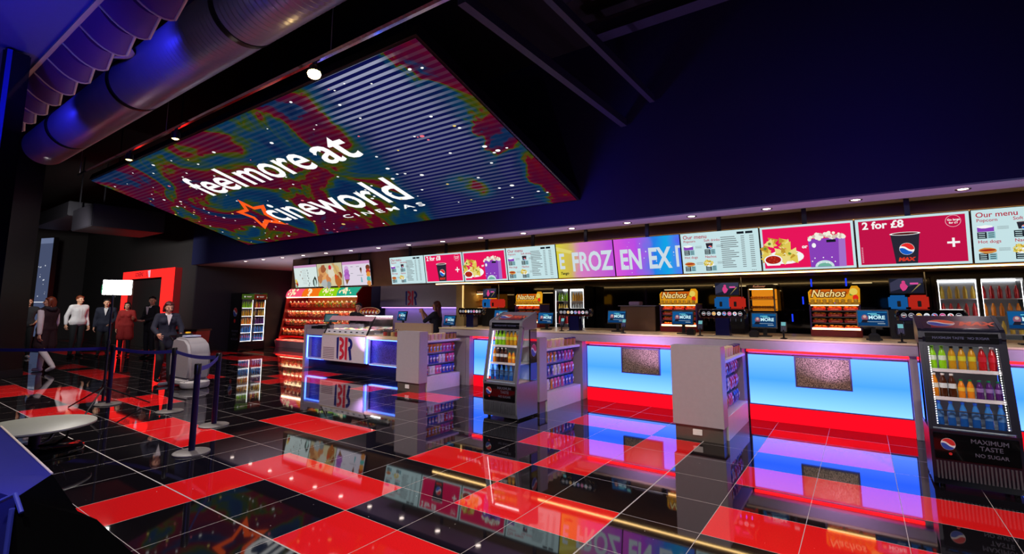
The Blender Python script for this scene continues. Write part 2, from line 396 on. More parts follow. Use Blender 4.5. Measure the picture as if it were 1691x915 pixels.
# fascia the menu screens hang on, the niche behind the counter
structure(MB().box(-14.2, XR, 8.46, 8.6, 2.10, 3.0).build('wall_fascia', M['brown']))
structure(MB().box(-8.15, XR, 8.6, 10.6, 2.14, 2.2).build('ceiling_niche', mat('niche_brown', (170, 120, 66), .5, noise=.2, nscale=5)))
structure(MB().box(-8.15, XR, 10.6, 10.7, 0, 2.2).build('wall_niche', M['black_gloss']))
structure(MB().box(-8.42, -8.15, 9.5, 10.6, 0, 2.12).build('wall_return', mat('cream_wall', (214, 186, 120), 0.5)))
structure(MB().box(-11.4, -8.42, 9.75, 9.85, 0, 2.2).build('wall_parlour', mat('lilac_wall', (214, 204, 226), 0.6)))
structure(MB().box(-11.4, -8.42, 9.56, 9.75, 1.55, 2.2).build('wall_parlour_header', M['laminate']))
structure(MB().box(-12.6, -11.4, 10.2, 10.3, 0, 3.0).build('wall_parlour_side', M['navy']))
structure(MB().box(-8.12, XR - .1, 8.435, 8.455, 2.085, 2.105).build('trim_1', LED_WARM))
structure(MB().box(-8.12, XR - .1, 8.435, 8.455, 2.80, 2.815).build('trim_4', em('cove_warm', (1.0, .55, .18), 1.1, True)))
structure(MB().box(-8.20, -8.18, 9.48, 9.497, 1.5, 2.1).build('trim_2', em('led_warm_dim', (1.5, .95, .36), 1.0, True)))
structure(MB().box(-11.38, -8.44, 9.60, 9.64, 1.53, 1.548).build('trim_3', LED_VIOLET))
# roof beams high in the dark
for i, (y, z) in enumerate(((4.6, 5.7), (5.6, 5.75), (6.6, 5.6))):
    b = MB().box(-3.2, XR - .05, y - .06, y + .06, z + .1, z + .3)
    b.box(-3.2, XR - .05, y - .12, y + .12, z + .08, z + .1).box(-3.2, XR - .05, y - .12, y + .12, z + .3, z + .32)
    tag(b.build('roof_beam', mat('beam_paint', (40, 40, 70), 0.5)), ['dark steel roof beam highest up and nearest the camera', 'dark steel roof beam running between two others', 'dark steel roof beam closest to the blue bulkhead'][i], 'beam', 'roof beams')
for i, (x0, x1) in enumerate(((-3.05, -2.95), (-2.55, -2.47))):
    tag(MB().box(x0, x1, 3.4, 7.5, 4.55 + .3 * i, 4.67 + .3 * i).build('cable_tray', mat('beam_paint', (40, 40, 70), 0.5)), ['dark cable tray just right of the big overhead screen', 'thin dark cable tray further right of the overhead screen'][i], 'cable tray')

# ------------------------------------------------------------------ soffit downlights, track spots
t = thing('downlight', 'x', 'downlight', (0, 0, 3.0), 0, 'soffit downlights')
MB().lathe([(0.055, -0.004), (0.075, -0.006), (0.078, 0), (0.05, 0.002)], 20, caps=False).build('ring', M['chrome'], t, 40)
MB().lathe([(0.054, 0.0), (0.04, -0.003), (0.001, -0.004)], 20).build('lens', em('downlight_lens', (1, .82, .75), 9, True), t)
DX = [1.12 - 1.07 * k for k in range(17)] + [2.19, 3.26]
for i, x in enumerate(DX):
    lb = 'small round downlight in the soffit, ' + (ORD[i] + ' from the right end' if i < 17 else ('just beyond the right frame edge' if i == 17 else 'furthest right beyond the frame'))
    o = t if i == 0 else dup(t, (x, 7.92, 3.0))
    o.location = (x, 7.92, 3.0); o['label'] = lb
    lamp('SPOT', 'downlight_beam', (x, 7.92, 2.985), 16, (1, .80, .86), (x, 7.92, 0), 0.04, 110, 0.8)

TRY, TRZ = 3.05, 4.25
r = thing('track_rail', 'long thin black lighting rail hung beside the ventilation duct', 'track rail', (-6, TRY, TRZ))
MB().box(-7.5, 9.5, -.02, .02, .10, .14).build('rail', M['chrome'], r)
for x in (-7.4, -3.0, 1.4, 5.8): MB().tube([(x, 0, .14), (x, 0, ZC - TRZ)], 0.006, 6).build('hanger_wire', M['steel'], r)
SP = [(-10.55, 'track spotlight nearest the far end of the rail'), (-8.6, 'middle track spotlight glowing warm above the overhead screen'), (-4.9, 'brightest track spotlight, blazing above the overhead screen'), (-1.2, 'track spotlight out past the top of the frame'), (2.3, 'track spotlight nearest the right wall above the frame')]
for i, (x, lb) in enumerate(SP):
    s = thing('track_spotlight', lb, 'spotlight', (x, TRY, TRZ), 0, 'track spotlights')
    MB().box(-.02, .02, -.02, .02, .05, .10).box(-.03, .03, -.008, .008, .0, .06).build('bracket', M['black'], s)
    MB().lathe([(.05, .06), (.06, .04), (.065, -.06), (.055, -.06), (.05, .03)], 18).build('housing', M['black'], s, 40)
    MB().ball((0, 0, -.035), .075 if i == 2 else .055, 2, (1, 1, .75)).build('bulb', em('spot_bulb_%d' % (i == 2), (1, .66, .22), 40 if i == 2 else 9, True), s, 60)
    lamp('SPOT', 'track_beam', (x, TRY, TRZ - .12), 340, (1, .90, .82), (x, TRY + .9, 0), 0.06, 125, 0.7)
for i, x in enumerate((-4.0, 0.2)):
    s = thing('track_spotlight', 'track spotlight hung high behind the camera, ' + ('left one' if i == 0 else 'right one'), 'spotlight', (x, -.6, TRZ), 0, 'track spotlights')
    MB().box(-.02, .02, -.02, .02, .05, 1.95).build('bracket', M['black'], s)
    MB().lathe([(.05, .06), (.06, .04), (.065, -.06), (.055, -.06), (.05, .03)], 18).build('housing', M['black'], s, 40)
    lamp('SPOT', 'track_beam', (x, -.6, TRZ - .12), 340, (1, .90, .86), (x - .6, 1.9, 0), 0.06, 115, 0.7)

# ------------------------------------------------------------------ the big overhead screen
SW, SH = 11.15, 4.03
sx0 = -15.05
scr = thing('overhead_screen', 'huge tilted video wall overhead showing white lettering and an orange star', 'screen', (sx0, 7.5, 3.42))
tilt = math.atan2(1.18, -3.85)                       # the picture climbs towards the room
TS = Matrix.Rotation(-(PI / 2 - math.atan2(1.18, 3.85)) * -1, 4, 'X')
TS = Euler((PI / 2 - math.atan2(1.18, 3.85), 0, 0)).to_matrix().to_4x4()      # local xz plane leaned forward
MB().box(-.04, SW + .04, .012, .16, -.04, SH + .04, TS).build('housing', M['black'], scr)
m, n = node_mat('video_wall_picture'); L = n.links; n.nodes.clear()
o_ = n.nodes.new('ShaderNodeOutputMaterial'); e_ = n.nodes.new('ShaderNodeEmission'); L.new(e_.outputs[0], o_.inputs[0])
tc = n.nodes.new('ShaderNodeTexCoord'); uv = n.nodes.new('ShaderNodeUVMap')
def N(kind, **kw):
    x = n.nodes.new(kind)
    for k, v in kw.items(): setattr(x, k, v)
    return x
def math_(op, a, b=None, c=None):
    x = N('ShaderNodeMath', operation=op)
    for i, v in enumerate((a, b, c)):
        if v is None: continue
        if isinstance(v, (int, float)): x.inputs[i].default_value = v
        else: L.new(v, x.inputs[i])
    return x.outputs[0]
sepu = N('ShaderNodeSeparateXYZ'); L.new(uv.outputs[0], sepu.inputs[0])
U_, V_ = sepu.outputs[0], sepu.outputs[1]            # metres on the picture
nz = N('ShaderNodeTexNoise'); nz.inputs['Scale'].default_value = 0.42; nz.inputs['Detail'].default_value = 5; nz.inputs['Roughness'].default_value = .55; nz.inputs['Distortion'].default_value = 1.0
mp = N('ShaderNodeMapping'); mp.inputs['Location'].default_value = (3.3, 1.7, 0.4); mp.inputs['Scale'].default_value = (1, 1.3, 1); L.new(uv.outputs[0], mp.inputs[0]); L.new(mp.outputs[0], nz.inputs['Vector'])
# a bright open stretch right of the middle, blotches elsewhere
def sstep(x, a, b_):
    q = N('ShaderNodeMapRange', interpolation_type='SMOOTHSTEP'); L.new(x, q.inputs[0]); q.inputs[1].default_value = a; q.inputs[2].default_value = b_; return q.outputs[0]
un_ = math_('ADD', U_, math_('MULTIPLY', math_('SUBTRACT', nz.outputs['Fac'], .5), 2.2))
gl = math_('MULTIPLY', sstep(math_('SUBTRACT', un_, math_('MULTIPLY', V_, .32)), 7.45, 8.15), math_('SUBTRACT', 1.0, sstep(un_, 10.35, 11.0)))
bd = math_('ADD', math_('POWER', math_('DIVIDE', math_('SUBTRACT', un_, 9.3), .62), 2.0), math_('POWER', math_('DIVIDE', math_('SUBTRACT', V_, .95), .42), 2.0))
blb = math_('SUBTRACT', 1.0, sstep(bd, .5, 2.4))
fld = math_('ADD', math_('ADD', .505, math_('MULTIPLY', math_('SUBTRACT', nz.outputs['Fac'], .5), .75)), math_('SUBTRACT', math_('MULTIPLY', blb, .27), math_('MULTIPLY', gl, .30)))
cr = N('ShaderNodeValToRGB'); L.new(fld, cr.inputs[0]); E0 = cr.color_ramp.elements
for pos, c in ((0.0, (18, 20, 84)), (.22, (14, 18, 76)), (.34, (10, 28, 74)), (.43, (8, 52, 86)), (.462, (44, 66, 12)), (.478, (74, 68, 8)), (.488, (96, 8, 28)), (.53, (78, 6, 40)), (.57, (66, 8, 44)), (.59, (14, 42, 80)), (.64, (8, 26, 66)), (1.0, (40, 10, 50))):
    e1 = E0.new(pos) if pos not in (0.0, 1.0) else (E0[0] if pos == 0.0 else E0[-1]); e1.color = (*lin(c), 1)
st = math_('PINGPONG', V_, 0.05); st = math_('GREATER_THAN', st, 0.027)
fade = math_('MULTIPLY', math_('ADD', math_('MULTIPLY', gl, .82), .035), math_('ADD', .10, math_('MULTIPLY', math_('MULTIPLY', V_, V_), .062)))
add = math_('MULTIPLY', st, fade)
cmx = N('ShaderNodeVectorMath', operation='SCALE'); cmx.inputs[0].default_value = (.38, .40, .50); L.new(add, cmx.inputs['Scale'])
ca = N('ShaderNodeVectorMath', operation='ADD'); L.new(cr.outputs[0], ca.inputs[0]); L.new(cmx.outputs[0], ca.inputs[1]); L.new(ca.outputs[0], e_.inputs[0]); e_.inputs[1].default_value = .85
mb = MB(); mb.faces([(0, 0, 0), (SW, 0, 0), (SW, 0, SH), (0, 0, SH)], [(0, 1, 2, 3)], TS)
d_ = mb.build('picture', m, scr); ul = d_.data.uv_layers.new(name='UVMap')
for lp in d_.data.loops:
    q = TS.inverted() @ d_.data.vertices[lp.vertex_index].co; ul.data[lp.index].uv = (q.x, q.z)
wht = sc(255, 255, 255, 1.0)
def fit(pic, m_, txt, u0, u1, v, size, bold, **kw):
    """text stretched to end at u1"""
    b = MB(); b.text(txt, size, Matrix(), bold=bold); w = max(q.co.x for q in b.bm.verts); b.bm.free()
    pic.text(m_, txt, u0, v, size, bold, sx=(u1 - u0) / w, **kw)
p = None
for wd_, u0, u1 in (('feel', 2.85, 4.55), ('more', 4.72, 7.10), ('at', 7.38, 8.36)):
    p = Pic(TS @ Matrix.Translation((0, -.004, 0))); fit(p, wht, wd_, u0, u1, 2.45, 1.06, .016); p.build('slogan_word', scr)
p = Pic(TS @ Matrix.Translation((0, -.004, 0)))
fit(p, wht, 'cineworld', 3.34, 8.06, .93, 1.19, .014)
fit(p, wht, 'C I N E M A S', 5.5, 8.08, .60, .21, .004)
p.build('name_lettering', scr)
p = Pic(TS @ Matrix.Translation((0, -.004, 0)))
org = sc(255, 92, 30, 1.0)
def star(cu, cv, r0, r1, rot): return [(cu + (r0 if k % 2 == 0 else r1) * math.cos(rot + PI * k / 5), cv + (r0 if k % 2 == 0 else r1) * math.sin(rot + PI * k / 5)) for k in range(10)]
outer = [(3.42, 2.12), (2.50, 1.68), (2.18, .70), (3.28, .74), (3.88, 1.72)]; cu_, cv_ = 3.04, 1.42; a, b = [], []
for k in range(5):
    o1, o2 = outer[k], outer[(k + 1) % 5]; mid = (cu_ + ((o1[0] + o2[0]) / 2 - cu_) * .62, cv_ + ((o1[1] + o2[1]) / 2 - cv_) * .62)
    for q in (o1, mid): a.append(q); b.append((cu_ + (q[0] - cu_) * .62, cv_ + (q[1] - cv_) * .62))
y = p.layer(); p.mb.m(org); p.mb.faces([(u, y, v) for u, v in a + b], [(k, (k + 1) % 10, 10 + (k + 1) % 10, 10 + k) for k in range(10)], p.T)
p.build('star_emblem', scr)
p = Pic(TS @ Matrix.Translation((0, -.003, 0)))
for k in range(150):
    u, v, q = R.uniform(.2, SW - .2), R.uniform(.1, SH - .1), R.random()
    rr = R.choice((.012, .016, .02, .02, .03)) * (1.3 if q > .9 else 1)
    p.disc(sc(255, 255, 255, 1.0) if q < .7 else (sc(255, 120, 140) if q < .85 else sc(250, 220, 120)), u, v, rr * 1.5, rr, 8)
p.build('star_sparkles', scr)['kind'] = 'stuff'
for x in (.6, 4.0, 7.4, 10.6): MB().tube([(x, -3.5, 1.3), (x, -3.5, ZC - 3.42)], .012, 6).build('hanger_rod', M['dark'], scr)

# ------------------------------------------------------------------ menu screens
CRIM, CRIM2, WHT, INK, PALE = sc(236, 22, 92, .95), sc(200, 20, 74, .9), sc(240, 246, 248, .9), sc(24, 30, 40), sc(206, 236, 240, .9)
GREYT = sc(120, 128, 132)
PUR, DPUR, YEL, DYEL, SAUCE, BRN, ORG, GRN, LBLU = sc(146, 70, 196), sc(96, 40, 140), sc(240, 214, 92), sc(206, 160, 50), sc(176, 36, 26), sc(140, 84, 48), sc(222, 150, 74), sc(116, 150, 50), sc(70, 110, 160)
PR, PW, PB = sc(232, 44, 44, .95), sc(250, 250, 250, .95), sc(28, 96, 200, .95)
def blob(p, m_, u, v, r, seed, n=9, j=.25, ry=None):
    q = random.Random(seed); p.poly(m_, [(u + r * (1 + q.uniform(-j, j)) * math.cos(2 * PI * k / n), v + (ry or r) * (1 + q.uniform(-j, j)) * math.sin(2 * PI * k / n)) for k in range(n)])
def cup(p, u, v, h, w):
    p.poly(sc(44, 42, 56), [(u - w * .37, v), (u + w * .37, v), (u + w * .5, v + h), (u - w * .5, v + h)])
    p.disc(PW, u, v + h, w * .53, h * .055); p.disc(sc(92, 32, 32), u, v + h, w * .45, h * .038)
def nachos(p, u, v, s, seed=1):
    p.disc(PW, u + s * .16, v + s * .12, s * .44, s * .2)
    q = random.Random(seed)
    for k in range(44):
        a, b = q.uniform(-.36, .46), q.uniform(.04, .66); b *= 1 - abs(a) * .8; r = s * q.uniform(.10, .16); t = q.uniform(0, 2)
        p.poly((YEL, DYEL, sc(250, 232, 140), YEL)[k % 4], [(u + s * a + r * math.cos(t + 2.1 * i), v + s * b + r * math.sin(t + 2.1 * i)) for i in range(3)])
        if k % 5 == 0: p.disc(GRN, u + s * a, v + s * b, s * .04)
def bowl(p, u, v, r):
    p.poly(PW, [(u - r, v), (u - r * .7, v - r * .7), (u + r * .7, v - r * .7), (u + r, v)]); p.disc(PW, u, v, r, r * .62); p.disc(SAUCE, u, v, r * .85, r * .5)
    for k in range(7): p.disc(sc(214, 70, 40), u + r * .6 * math.cos(k * 2.4) * (k / 8 + .2), v + r * .35 * math.sin(k * 2.4), r * .1, r * .07, 8)
def popcorn(p, u, v, w, h):
    q = random.Random(3)
    p.poly(PUR, [(u, v), (u + w, v), (u + w * 1.02, v + h), (u - w * .02, v + h)]); p.poly(sc(176, 120, 214), [(u + w * .8, v), (u + w, v), (u + w * 1.02, v + h), (u + w * .84, v + h)])
    for k in range(46):
        a = q.uniform(0, 1); p.disc((sc(250, 248, 236, .9), sc(255, 250, 230, .9), sc(226, 206, 190))[k % 3], u + w * a, v + h * (.98 + q.uniform(0, .24) * (1 - (2 * a - 1) ** 2 * .7)), w * q.uniform(.035, .065), seg=8)
    p.rect(INK, u + w * .5, v + h * .86, u + w * .76, v + h * .95); p.disc(PW, u + w * .14, v + h * .78, w * .06, w * .08)
    p.disc(sc(214, 240, 240), u + w * .4, v + h * .02, w * .27, h * .22, a0=0, a1=PI)
    p.disc(sc(120, 190, 170), u + w * .4, v + h * .02, w * .2, h * .13, a0=0, a1=PI)
    for k in range(9): p.disc(PW, u + w * (.06 + .08 * k), v + h * (.22 + .12 * math.sin(k * 2)), w * .02, seg=8)
TVW, TVH = 1.15, .648
def pic_menu(p):
    p.rect(PALE, 0, 0, TVW, TVH); p.text(sc(190, 20, 60), 'Our menu', .035, .555, .088, .001)
    for (u, v, h_) in ((.04, .50, 'Popcorn'), (.36, .50, 'Soft drinks'), (.04, .24, 'Hot dogs'), (.36, .24, 'Nachos')):
        p.text(sc(196, 30, 70), h_, u, v, .055, .0005)
        p.rect(INK, u + .0, v - .205, u + .085, v - .125); p.rect(sc(150, 200, 210), u + .09, v - .205, u + .16, v - .125)
        p.rects(PALE, [(u + .01, v - .145 - .024 * k, u + .07, v - .137 - .024 * k) for k in range(3)]); p.rects(INK, [(u + .10, v - .145 - .024 * k, u + .15, v - .137 - .024 * k) for k in range(3)])
        p.rects(GREYT, [(u + .18, v - .07 - .014 * k, u + .28, v - .066 - .014 * k) for k in range(3)])
    p.rect(PUR, .04, .38, .19, .435); blob(p, PW, .115, .44, .07, 3, 12, .2, .018)
    cup(p, .44, .39, .085, .11); p.globe(PR, PW, PB, .45, .41, .025)
    blob(p, ORG, .12, .15, .085, 4, 10, .12, .035); blob(p, SAUCE, .12, .155, .07, 5, 10, .1, .012); nachos(p, .40, .115, .15, 5)
    p.rects(INK, [(.86, .585, .96, .62), (.98, .585, 1.08, .62)])
    rr = random.Random(5)
    p.rects(GREYT, [(.62, .545 - .031 * k, .62 + rr.uniform(.12, .26), .557 - .031 * k) for k in range(16)] + [(.91, .545 - .031 * k, .96, .556 - .031 * k) for k in range(16)] + [(1.03, .545 - .031 * k, 1.09, .556 - .031 * k) for k in range(16)])
    p.rects(INK, [(1.03 + .025 * k, .025, 1.04 + .025 * k, .034) for k in range(3)])
def pic_two(p, bg=CRIM2):
    p.rect(PALE, 0, 0, TVW, TVH); p.rect(bg, .035, .03, TVW - .035, TVH - .03)
    p.text(PW, '2 for £8', .075, .51, .135, .004)
    cup(p, .52, .03, .39, .30); p.globe(PR, PW, PB, .53, .22, .078); p.text(sc(235, 60, 40), 'MAX', .435, .065, .062, .004, .2, sx=1.2)
    p.rects(PW, [(.93, .26, 1.05, .285), (.9775, .215, 1.0025, .33)])
    p.ring(sc(255, 200, 215), 1.0, .54, .075, .005); p.text(PW, 'Go large', .945, .545, .034, .001); p.text(PW, 'for £1', .96, .508, .034, .001)
    p.rects(sc(240, 150, 180), [(.05, .06 + .024 * k, .066, .076 + .024 * k) for k in range(9)])
def pic_combo(p):
    p.rect(PALE, 0, 0, TVW, TVH); p.rect(CRIM, .03, .03, TVW - .03, TVH - .03)
    nachos(p, .23, .13, .52, 9); bowl(p, .15, .16, .12); p.text(PW, 'or', .53, .31, .07, .003); popcorn(p, .62, .03, .42, .40)
def grad(name, stops):
    m, n = node_mat(name); n.nodes.clear(); L = n.links
    o = n.nodes.new('ShaderNodeOutputMaterial'); e = n.nodes.new('ShaderNodeEmission'); t = n.nodes.new('ShaderNodeTexCoord'); s_ = n.nodes.new('ShaderNodeSeparateXYZ'); c = n.nodes.new('ShaderNodeValToRGB')
    nz = n.nodes.new('ShaderNodeTexNoise'); nz.inputs['Scale'].default_value = 4; L.new(t.outputs['Object'], nz.inputs['Vector']); L.new(t.outputs['Object'], s_.inputs[0])
    a = n.nodes.new('ShaderNodeMath'); a.operation = 'MULTIPLY_ADD'; L.new(s_.outputs['X'], a.inputs[0]); a.inputs[1].default_value = .85; 
    b = n.nodes.new('ShaderNodeMath'); b.operation = 'MULTIPLY_ADD'; L.new(nz.outputs['Fac'], b.inputs[0]); b.inputs[1].default_value = .25; b.inputs[2].default_value = -.12; L.new(b.outputs[0], a.inputs[2]); L.new(a.outputs[0], c.inputs[0])
    el = c.color_ramp.elements
    for i, (pos, col) in enumerate(stops):
        x = el[0] if i == 0 else (el[-1] if i == len(stops) - 1 else el.new(pos)); x.position = pos; x.color = (*lin(col), 1)
    L.new(c.outputs[0], e.inputs[0]); e.inputs[1].default_value = .9; L.new(e.outputs[0], o.inputs[0]); return m
G1 = grad('frozen_picture_yellow_pink', [(0, (226, 214, 60)), (.25, (214, 190, 90)), (.45, (222, 130, 200)), (1, (196, 80, 226))])
G2 = grad('frozen_picture_pink_blue', [(0, (226, 90, 226)), (.35, (190, 80, 236)), (.6, (40, 130, 240)), (.8, (20, 170, 240)), (1, (90, 110, 250))])
ICE = sc(214, 228, 238, .9)
def pic_frozen_a(p):
    p.rect(G1, 0, 0, TVW, TVH); p.poly(sc(238, 226, 120), [(0, .52), (.3, .45), (.34, .5), (0, .6)])
    p.text(ICE, 'E', .04, .18, .40, .012, sx=.6); p.text(ICE, 'FROZ', .31, .13, .48, .014, sx=.66)
    p.text(INK, 'Tango', .05, .065, .07, .002, .2)
def pic_frozen_b(p):
    p.rect(G2, 0, 0, TVW, TVH); p.text(ICE, 'EN', .09, .12, .48, .014, sx=.66); p.text(ICE, 'EX', .60, .12, .48, .014, sx=.66)
    p.rect(ICE, 1.07, .12, 1.115, .47); p.rect(ICE, 1.115, .43, TVW, .47)
    rr = random.Random(8)
    for k in range(16): p.disc(sc(235, 240, 255), rr.uniform(.05, 1.1), rr.uniform(.04, .6), rr.uniform(.004, .012), seg=8)
def pic_parlour_a(p):
    p.rect(sc(226, 242, 240, .88), 0, 0, TVW, TVH); p.rect(sc(216, 160, 206), 0, .58, TVW, TVH)
    for (u, v) in ((.36, .46), (.30, .37), (.40, .26), (.68, .49), (.71, .41), (.68, .33), (.72, .26), (.68, .18), (.74, .11), (.70, .05)): p.poly(INK if u > .5 else BRN, [(u, v - .045), (u + .02, v + .02), (u - .02, v + .02)])
    p.rects(GREYT, [(.42, .5 - .05 * k, .62, .506 - .05 * k) for k in range(9)])
    blob(p, ORG, .09, .13, .07, 1); blob(p, YEL, .07, .2, .05, 2); blob(p, SAUCE, .12, .09, .05, 3); blob(p, GRN, .09, .03, .06, 4, ry=.02); blob(p, sc(60, 70, 60), 1.02, .12, .09, 5, ry=.16); blob(p, sc(196, 226, 220), 1.02, .11, .06, 7, ry=.12)
def pic_parlour_b(p):
    p.rect(sc(214, 206, 168), 0, 0, TVW, TVH)
    for k, (u, v, r, c) in enumerate(((.22, .40, .17, sc(226, 160, 100)), (.14, .22, .14, sc(200, 130, 80)), (.30, .5, .12, sc(170, 96, 60)), (.42, .16, .2, sc(240, 176, 110)), (.5, .22, .12, sc(222, 140, 84)), (.66, .36, .16, sc(236, 228, 206)), (.74, .14, .13, sc(232, 214, 170)), (.9, .45, .14, sc(224, 190, 120)), (.94, .14, .17, sc(196, 112, 50)), (1.04, .3, .1, sc(150, 70, 40)), (.3, .08, .13, sc(190, 196, 196)), (.5, .04, .1, sc(150, 160, 160)), (.86, .26, .07, sc(224, 90, 40)))): blob(p, c, u, v, r, k, 12, .2)
    blob(p, sc(226, 40, 70), .62, .53, .07, 9, 10, .1); p.poly(sc(214, 168, 110), [(.72, .64), (.82, .64), (1.1, .2), (1.04, .18)])
def pic_parlour_c(p):
    p.rect(sc(234, 224, 240, .88), 0, 0, TVW, TVH); p.rect(sc(222, 160, 214), 0, .57, TVW, TVH)
    for k, (v, r, c) in enumerate(((.47, .09, sc(222, 176, 232)), (.37, .11, sc(192, 120, 206)), (.28, .12, sc(180, 100, 200)), (.20, .11, sc(196, 120, 210)))): blob(p, c, .17, v, r, k, 14, .1, r * .8)
    p.poly(sc(150, 96, 60), [(.08, .17), (.26, .17), (.13, .02)]); p.poly(BRN, [(.74, .42), (.82, .42), (.78, .3)]); blob(p, sc(80, 50, 40), .78, .44, .04, 3)
    p.poly(sc(100, 180, 190), [(.75, .08), (.81, .08), (.79, .22), (.76, .22)]); p.rects(GREYT, [(.36, .5, .46, .512), (.6, .5, .72, .512), (.34, .32, .44, .33), (.6, .26, .86, .27)])
    for k, (v, c) in enumerate(((.46, sc(120, 60, 40)), (.36, sc(200, 60, 40)), (.28, sc(240, 160, 60)), (.16, sc(90, 190, 180)), (.05, sc(230, 150, 80)))): blob(p, c, 1.07, v, .085, k + 5, 12, .12, .075)
PITCH = 1.172
KT = [pic_parlour_a]
def tv(x, y, zb, fn, label, group):
    """x is the left edge, zb the bottom edge; the top leans out 10 degrees"""
    t = thing('menu_screen', label, 'screen', (x, y, zb), 0, group)
    T = Euler((math.radians(10.5), 0, 0)).to_matrix().to_4x4()
    MB().box(-.006, TVW + .006, .003, .05, -.008, TVH + .008, T, .003).box(.2, TVW - .2, .05, .09, .1, TVH - .1, T).build('housing', M['black'], t)
    b = MB().box(TVW / 2 - .04, TVW / 2 + .04, .02, .24, .30, .36).box(TVW / 2 - .03, TVW / 2 + .03, .0, .04, TVH * .8, 3.0 - zb)
    b.build('mounting_bracket', M['black'], t)
    p = Pic(T); fn(p); p.build('picture', t); return t
seq = [(pic_menu, 'white menu board screen at the far right edge of the frame'), (pic_two, 'crimson screen with a tall dark drink cup, second from the right edge'), (pic_combo, 'crimson screen of nachos and purple popcorn right of a white menu'), (pic_menu, 'white menu board screen right of the frozen drink screens'), (pic_frozen_b, 'pink to blue screen with icy letters EN EX'), (pic_frozen_a, 'yellow to pink screen with icy letters FROZ'), (pic_menu, 'white menu board screen left of the yellow frozen drink screen'), (pic_combo, 'crimson screen of nachos and purple popcorn left of a white menu'), (lambda p: pic_two(p, CRIM), 'crimson screen with a dark cup, above the pale parlour wall'), (pic_menu, 'small-looking white menu board at the left end of the counter row')]
for k, (fn, lb) in enumerate(seq): tv(1.19 - PITCH * k, 8.2, 2.115, fn, lb, 'menu screens over the counter')
for k, (fn, lb) in enumerate(((pic_parlour_c, 'ice cream screen with a purple cone, right of the three'), (pic_parlour_b, 'ice cream screen filled with tan scoops and a red cherry'), (pic_parlour_a, 'pale ice cream screen at the left of the three'))):
    tv(-11.55 - 1.17 * k, 8.42, 2.135, fn, lb, 'ice cream screens above the sweets stand')

# ------------------------------------------------------------------ front counter
def mesh_metal():
    m, n = node_mat('perforated_vent_metal'); p = n.nodes['Principled BSDF']; L = n.links
    v = n.nodes.new('ShaderNodeTexVoronoi'); v.inputs['Scale'].default_value = 75; t = n.nodes.new('ShaderNodeTexCoord'); L.new(t.outputs['Object'], v.inputs['Vector'])
    c = n.nodes.new('ShaderNodeValToRGB'); c.color_ramp.elements[0].color = (.02, .014, .012, 1); c.color_ramp.elements[1].color = (.55, .43, .30, 1); c.color_ramp.elements[0].position = .25; c.color_ramp.elements[1].position = .6
    L.new(v.outputs['Distance'], c.inputs[0]); L.new(c.outputs[0], p.inputs['Base Color']); p.inputs['Metallic'].default_value = .5; p.inputs['Roughness'].default_value = .35; return m
VENT = mesh_metal()
PF = 7.88
def bay(x0, x1, label, vent=True):
    """counter bay with its backlit blue front; x0..x1 is the lit panel"""
    t = thing('counter_bay', label, 'counter', (x0, PF, 0), 0, 'counter bays with backlit blue fronts'); w = x1 - x0
    MB().box(-.012, w + .012, .10, .75, 0, .985).build('carcass', M['laminate'], t)
    MB().box(0, w, .0, .03, .225, .905).build('backlit_panel', PANEL_BLUE, t)
    b = MB().box(-.012, w + .012, -.012, .0, .905, .925).box(-.012, w + .012, -.012, .0, .21, .225).box(-.012, 0, -.012, .0, .225, .905).box(w, w + .012, -.012, 0, .225, .905)
    b.build('panel_frame', mat('frame_lilac_grey', (90, 84, 120), .4), t)
    MB().box(-.012, w + .012, -.03, .0, .945, .972).build('upper_light_strip', LED_RED, t)
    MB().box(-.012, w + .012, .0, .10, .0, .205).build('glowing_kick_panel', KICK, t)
    if vent:
        c = w / 2
        v = MB().box(c - .32, c + .32, -.05, .0, .50, .52).box(c - .32, c + .32, -.05, 0, .895, .915).box(c - .32, c - .30, -.05, 0, .52, .895).box(c + .30, c + .32, -.05, 0, .52, .895).build('vent_frame', mat('frame_lilac_grey', (90, 84, 120), .4), t)
        MB().box(c - .30, c + .30, -.035, -.002, .52, .895).build('vent_mesh', VENT, v)
    return t
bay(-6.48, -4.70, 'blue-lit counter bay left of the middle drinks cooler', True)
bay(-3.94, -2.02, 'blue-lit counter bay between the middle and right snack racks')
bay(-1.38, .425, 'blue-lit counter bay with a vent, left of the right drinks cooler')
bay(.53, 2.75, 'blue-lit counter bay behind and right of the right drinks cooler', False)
def pilaster(x0, x1, label):
    MB_ = MB().box(x0, x1, 7.80, 8.6, 0, .985, None, .004); tag(MB_.build('counter_pilaster', M['laminate']), label, 'pilaster', 'counter pilasters')
pilaster(-6.64, -6.54, 'narrow grey pilaster right of the left snack rack')
pilaster(-4.65, -4.0, 'grey counter pilaster behind the middle snack rack')
pilaster(-1.97, -1.44, 'plain grey counter pilaster behind the right snack rack')
pilaster(.44, .515, 'slim grey pilaster just left of the right drinks cooler')
tag(MB().box(-7.32, -6.66, 7.82, 8.6, 0, .985).build('counter_pilaster', M['laminate']), 'wide grey counter pilaster behind the left snack rack', 'pilaster', 'counter pilasters')
w_ = thing('worktop', 'long pale counter worktop running along the whole service counter', 'worktop', (0, 0, 0))
MB().box(-7.33, 4.3, 7.74, 7.86, .987, 1.115, None, .004).build('front_fascia', M['laminate'], w_)
MB().box(-7.33, 4.3, 7.72, 9.35, 1.117, 1.14, None, .003).build('top', M['cream'], w_)
MB().box(-7.30, 4.3, 8.7, 9.3, 0, 1.115).build('rear_support', M['laminate'], w_)
tag(MB().box(-8.0, 4.3, 9.95, 10.55, 0, .92, None, .004).build('back_counter', M['dark']), 'dark back counter along the rear wall of the niche', 'counter')

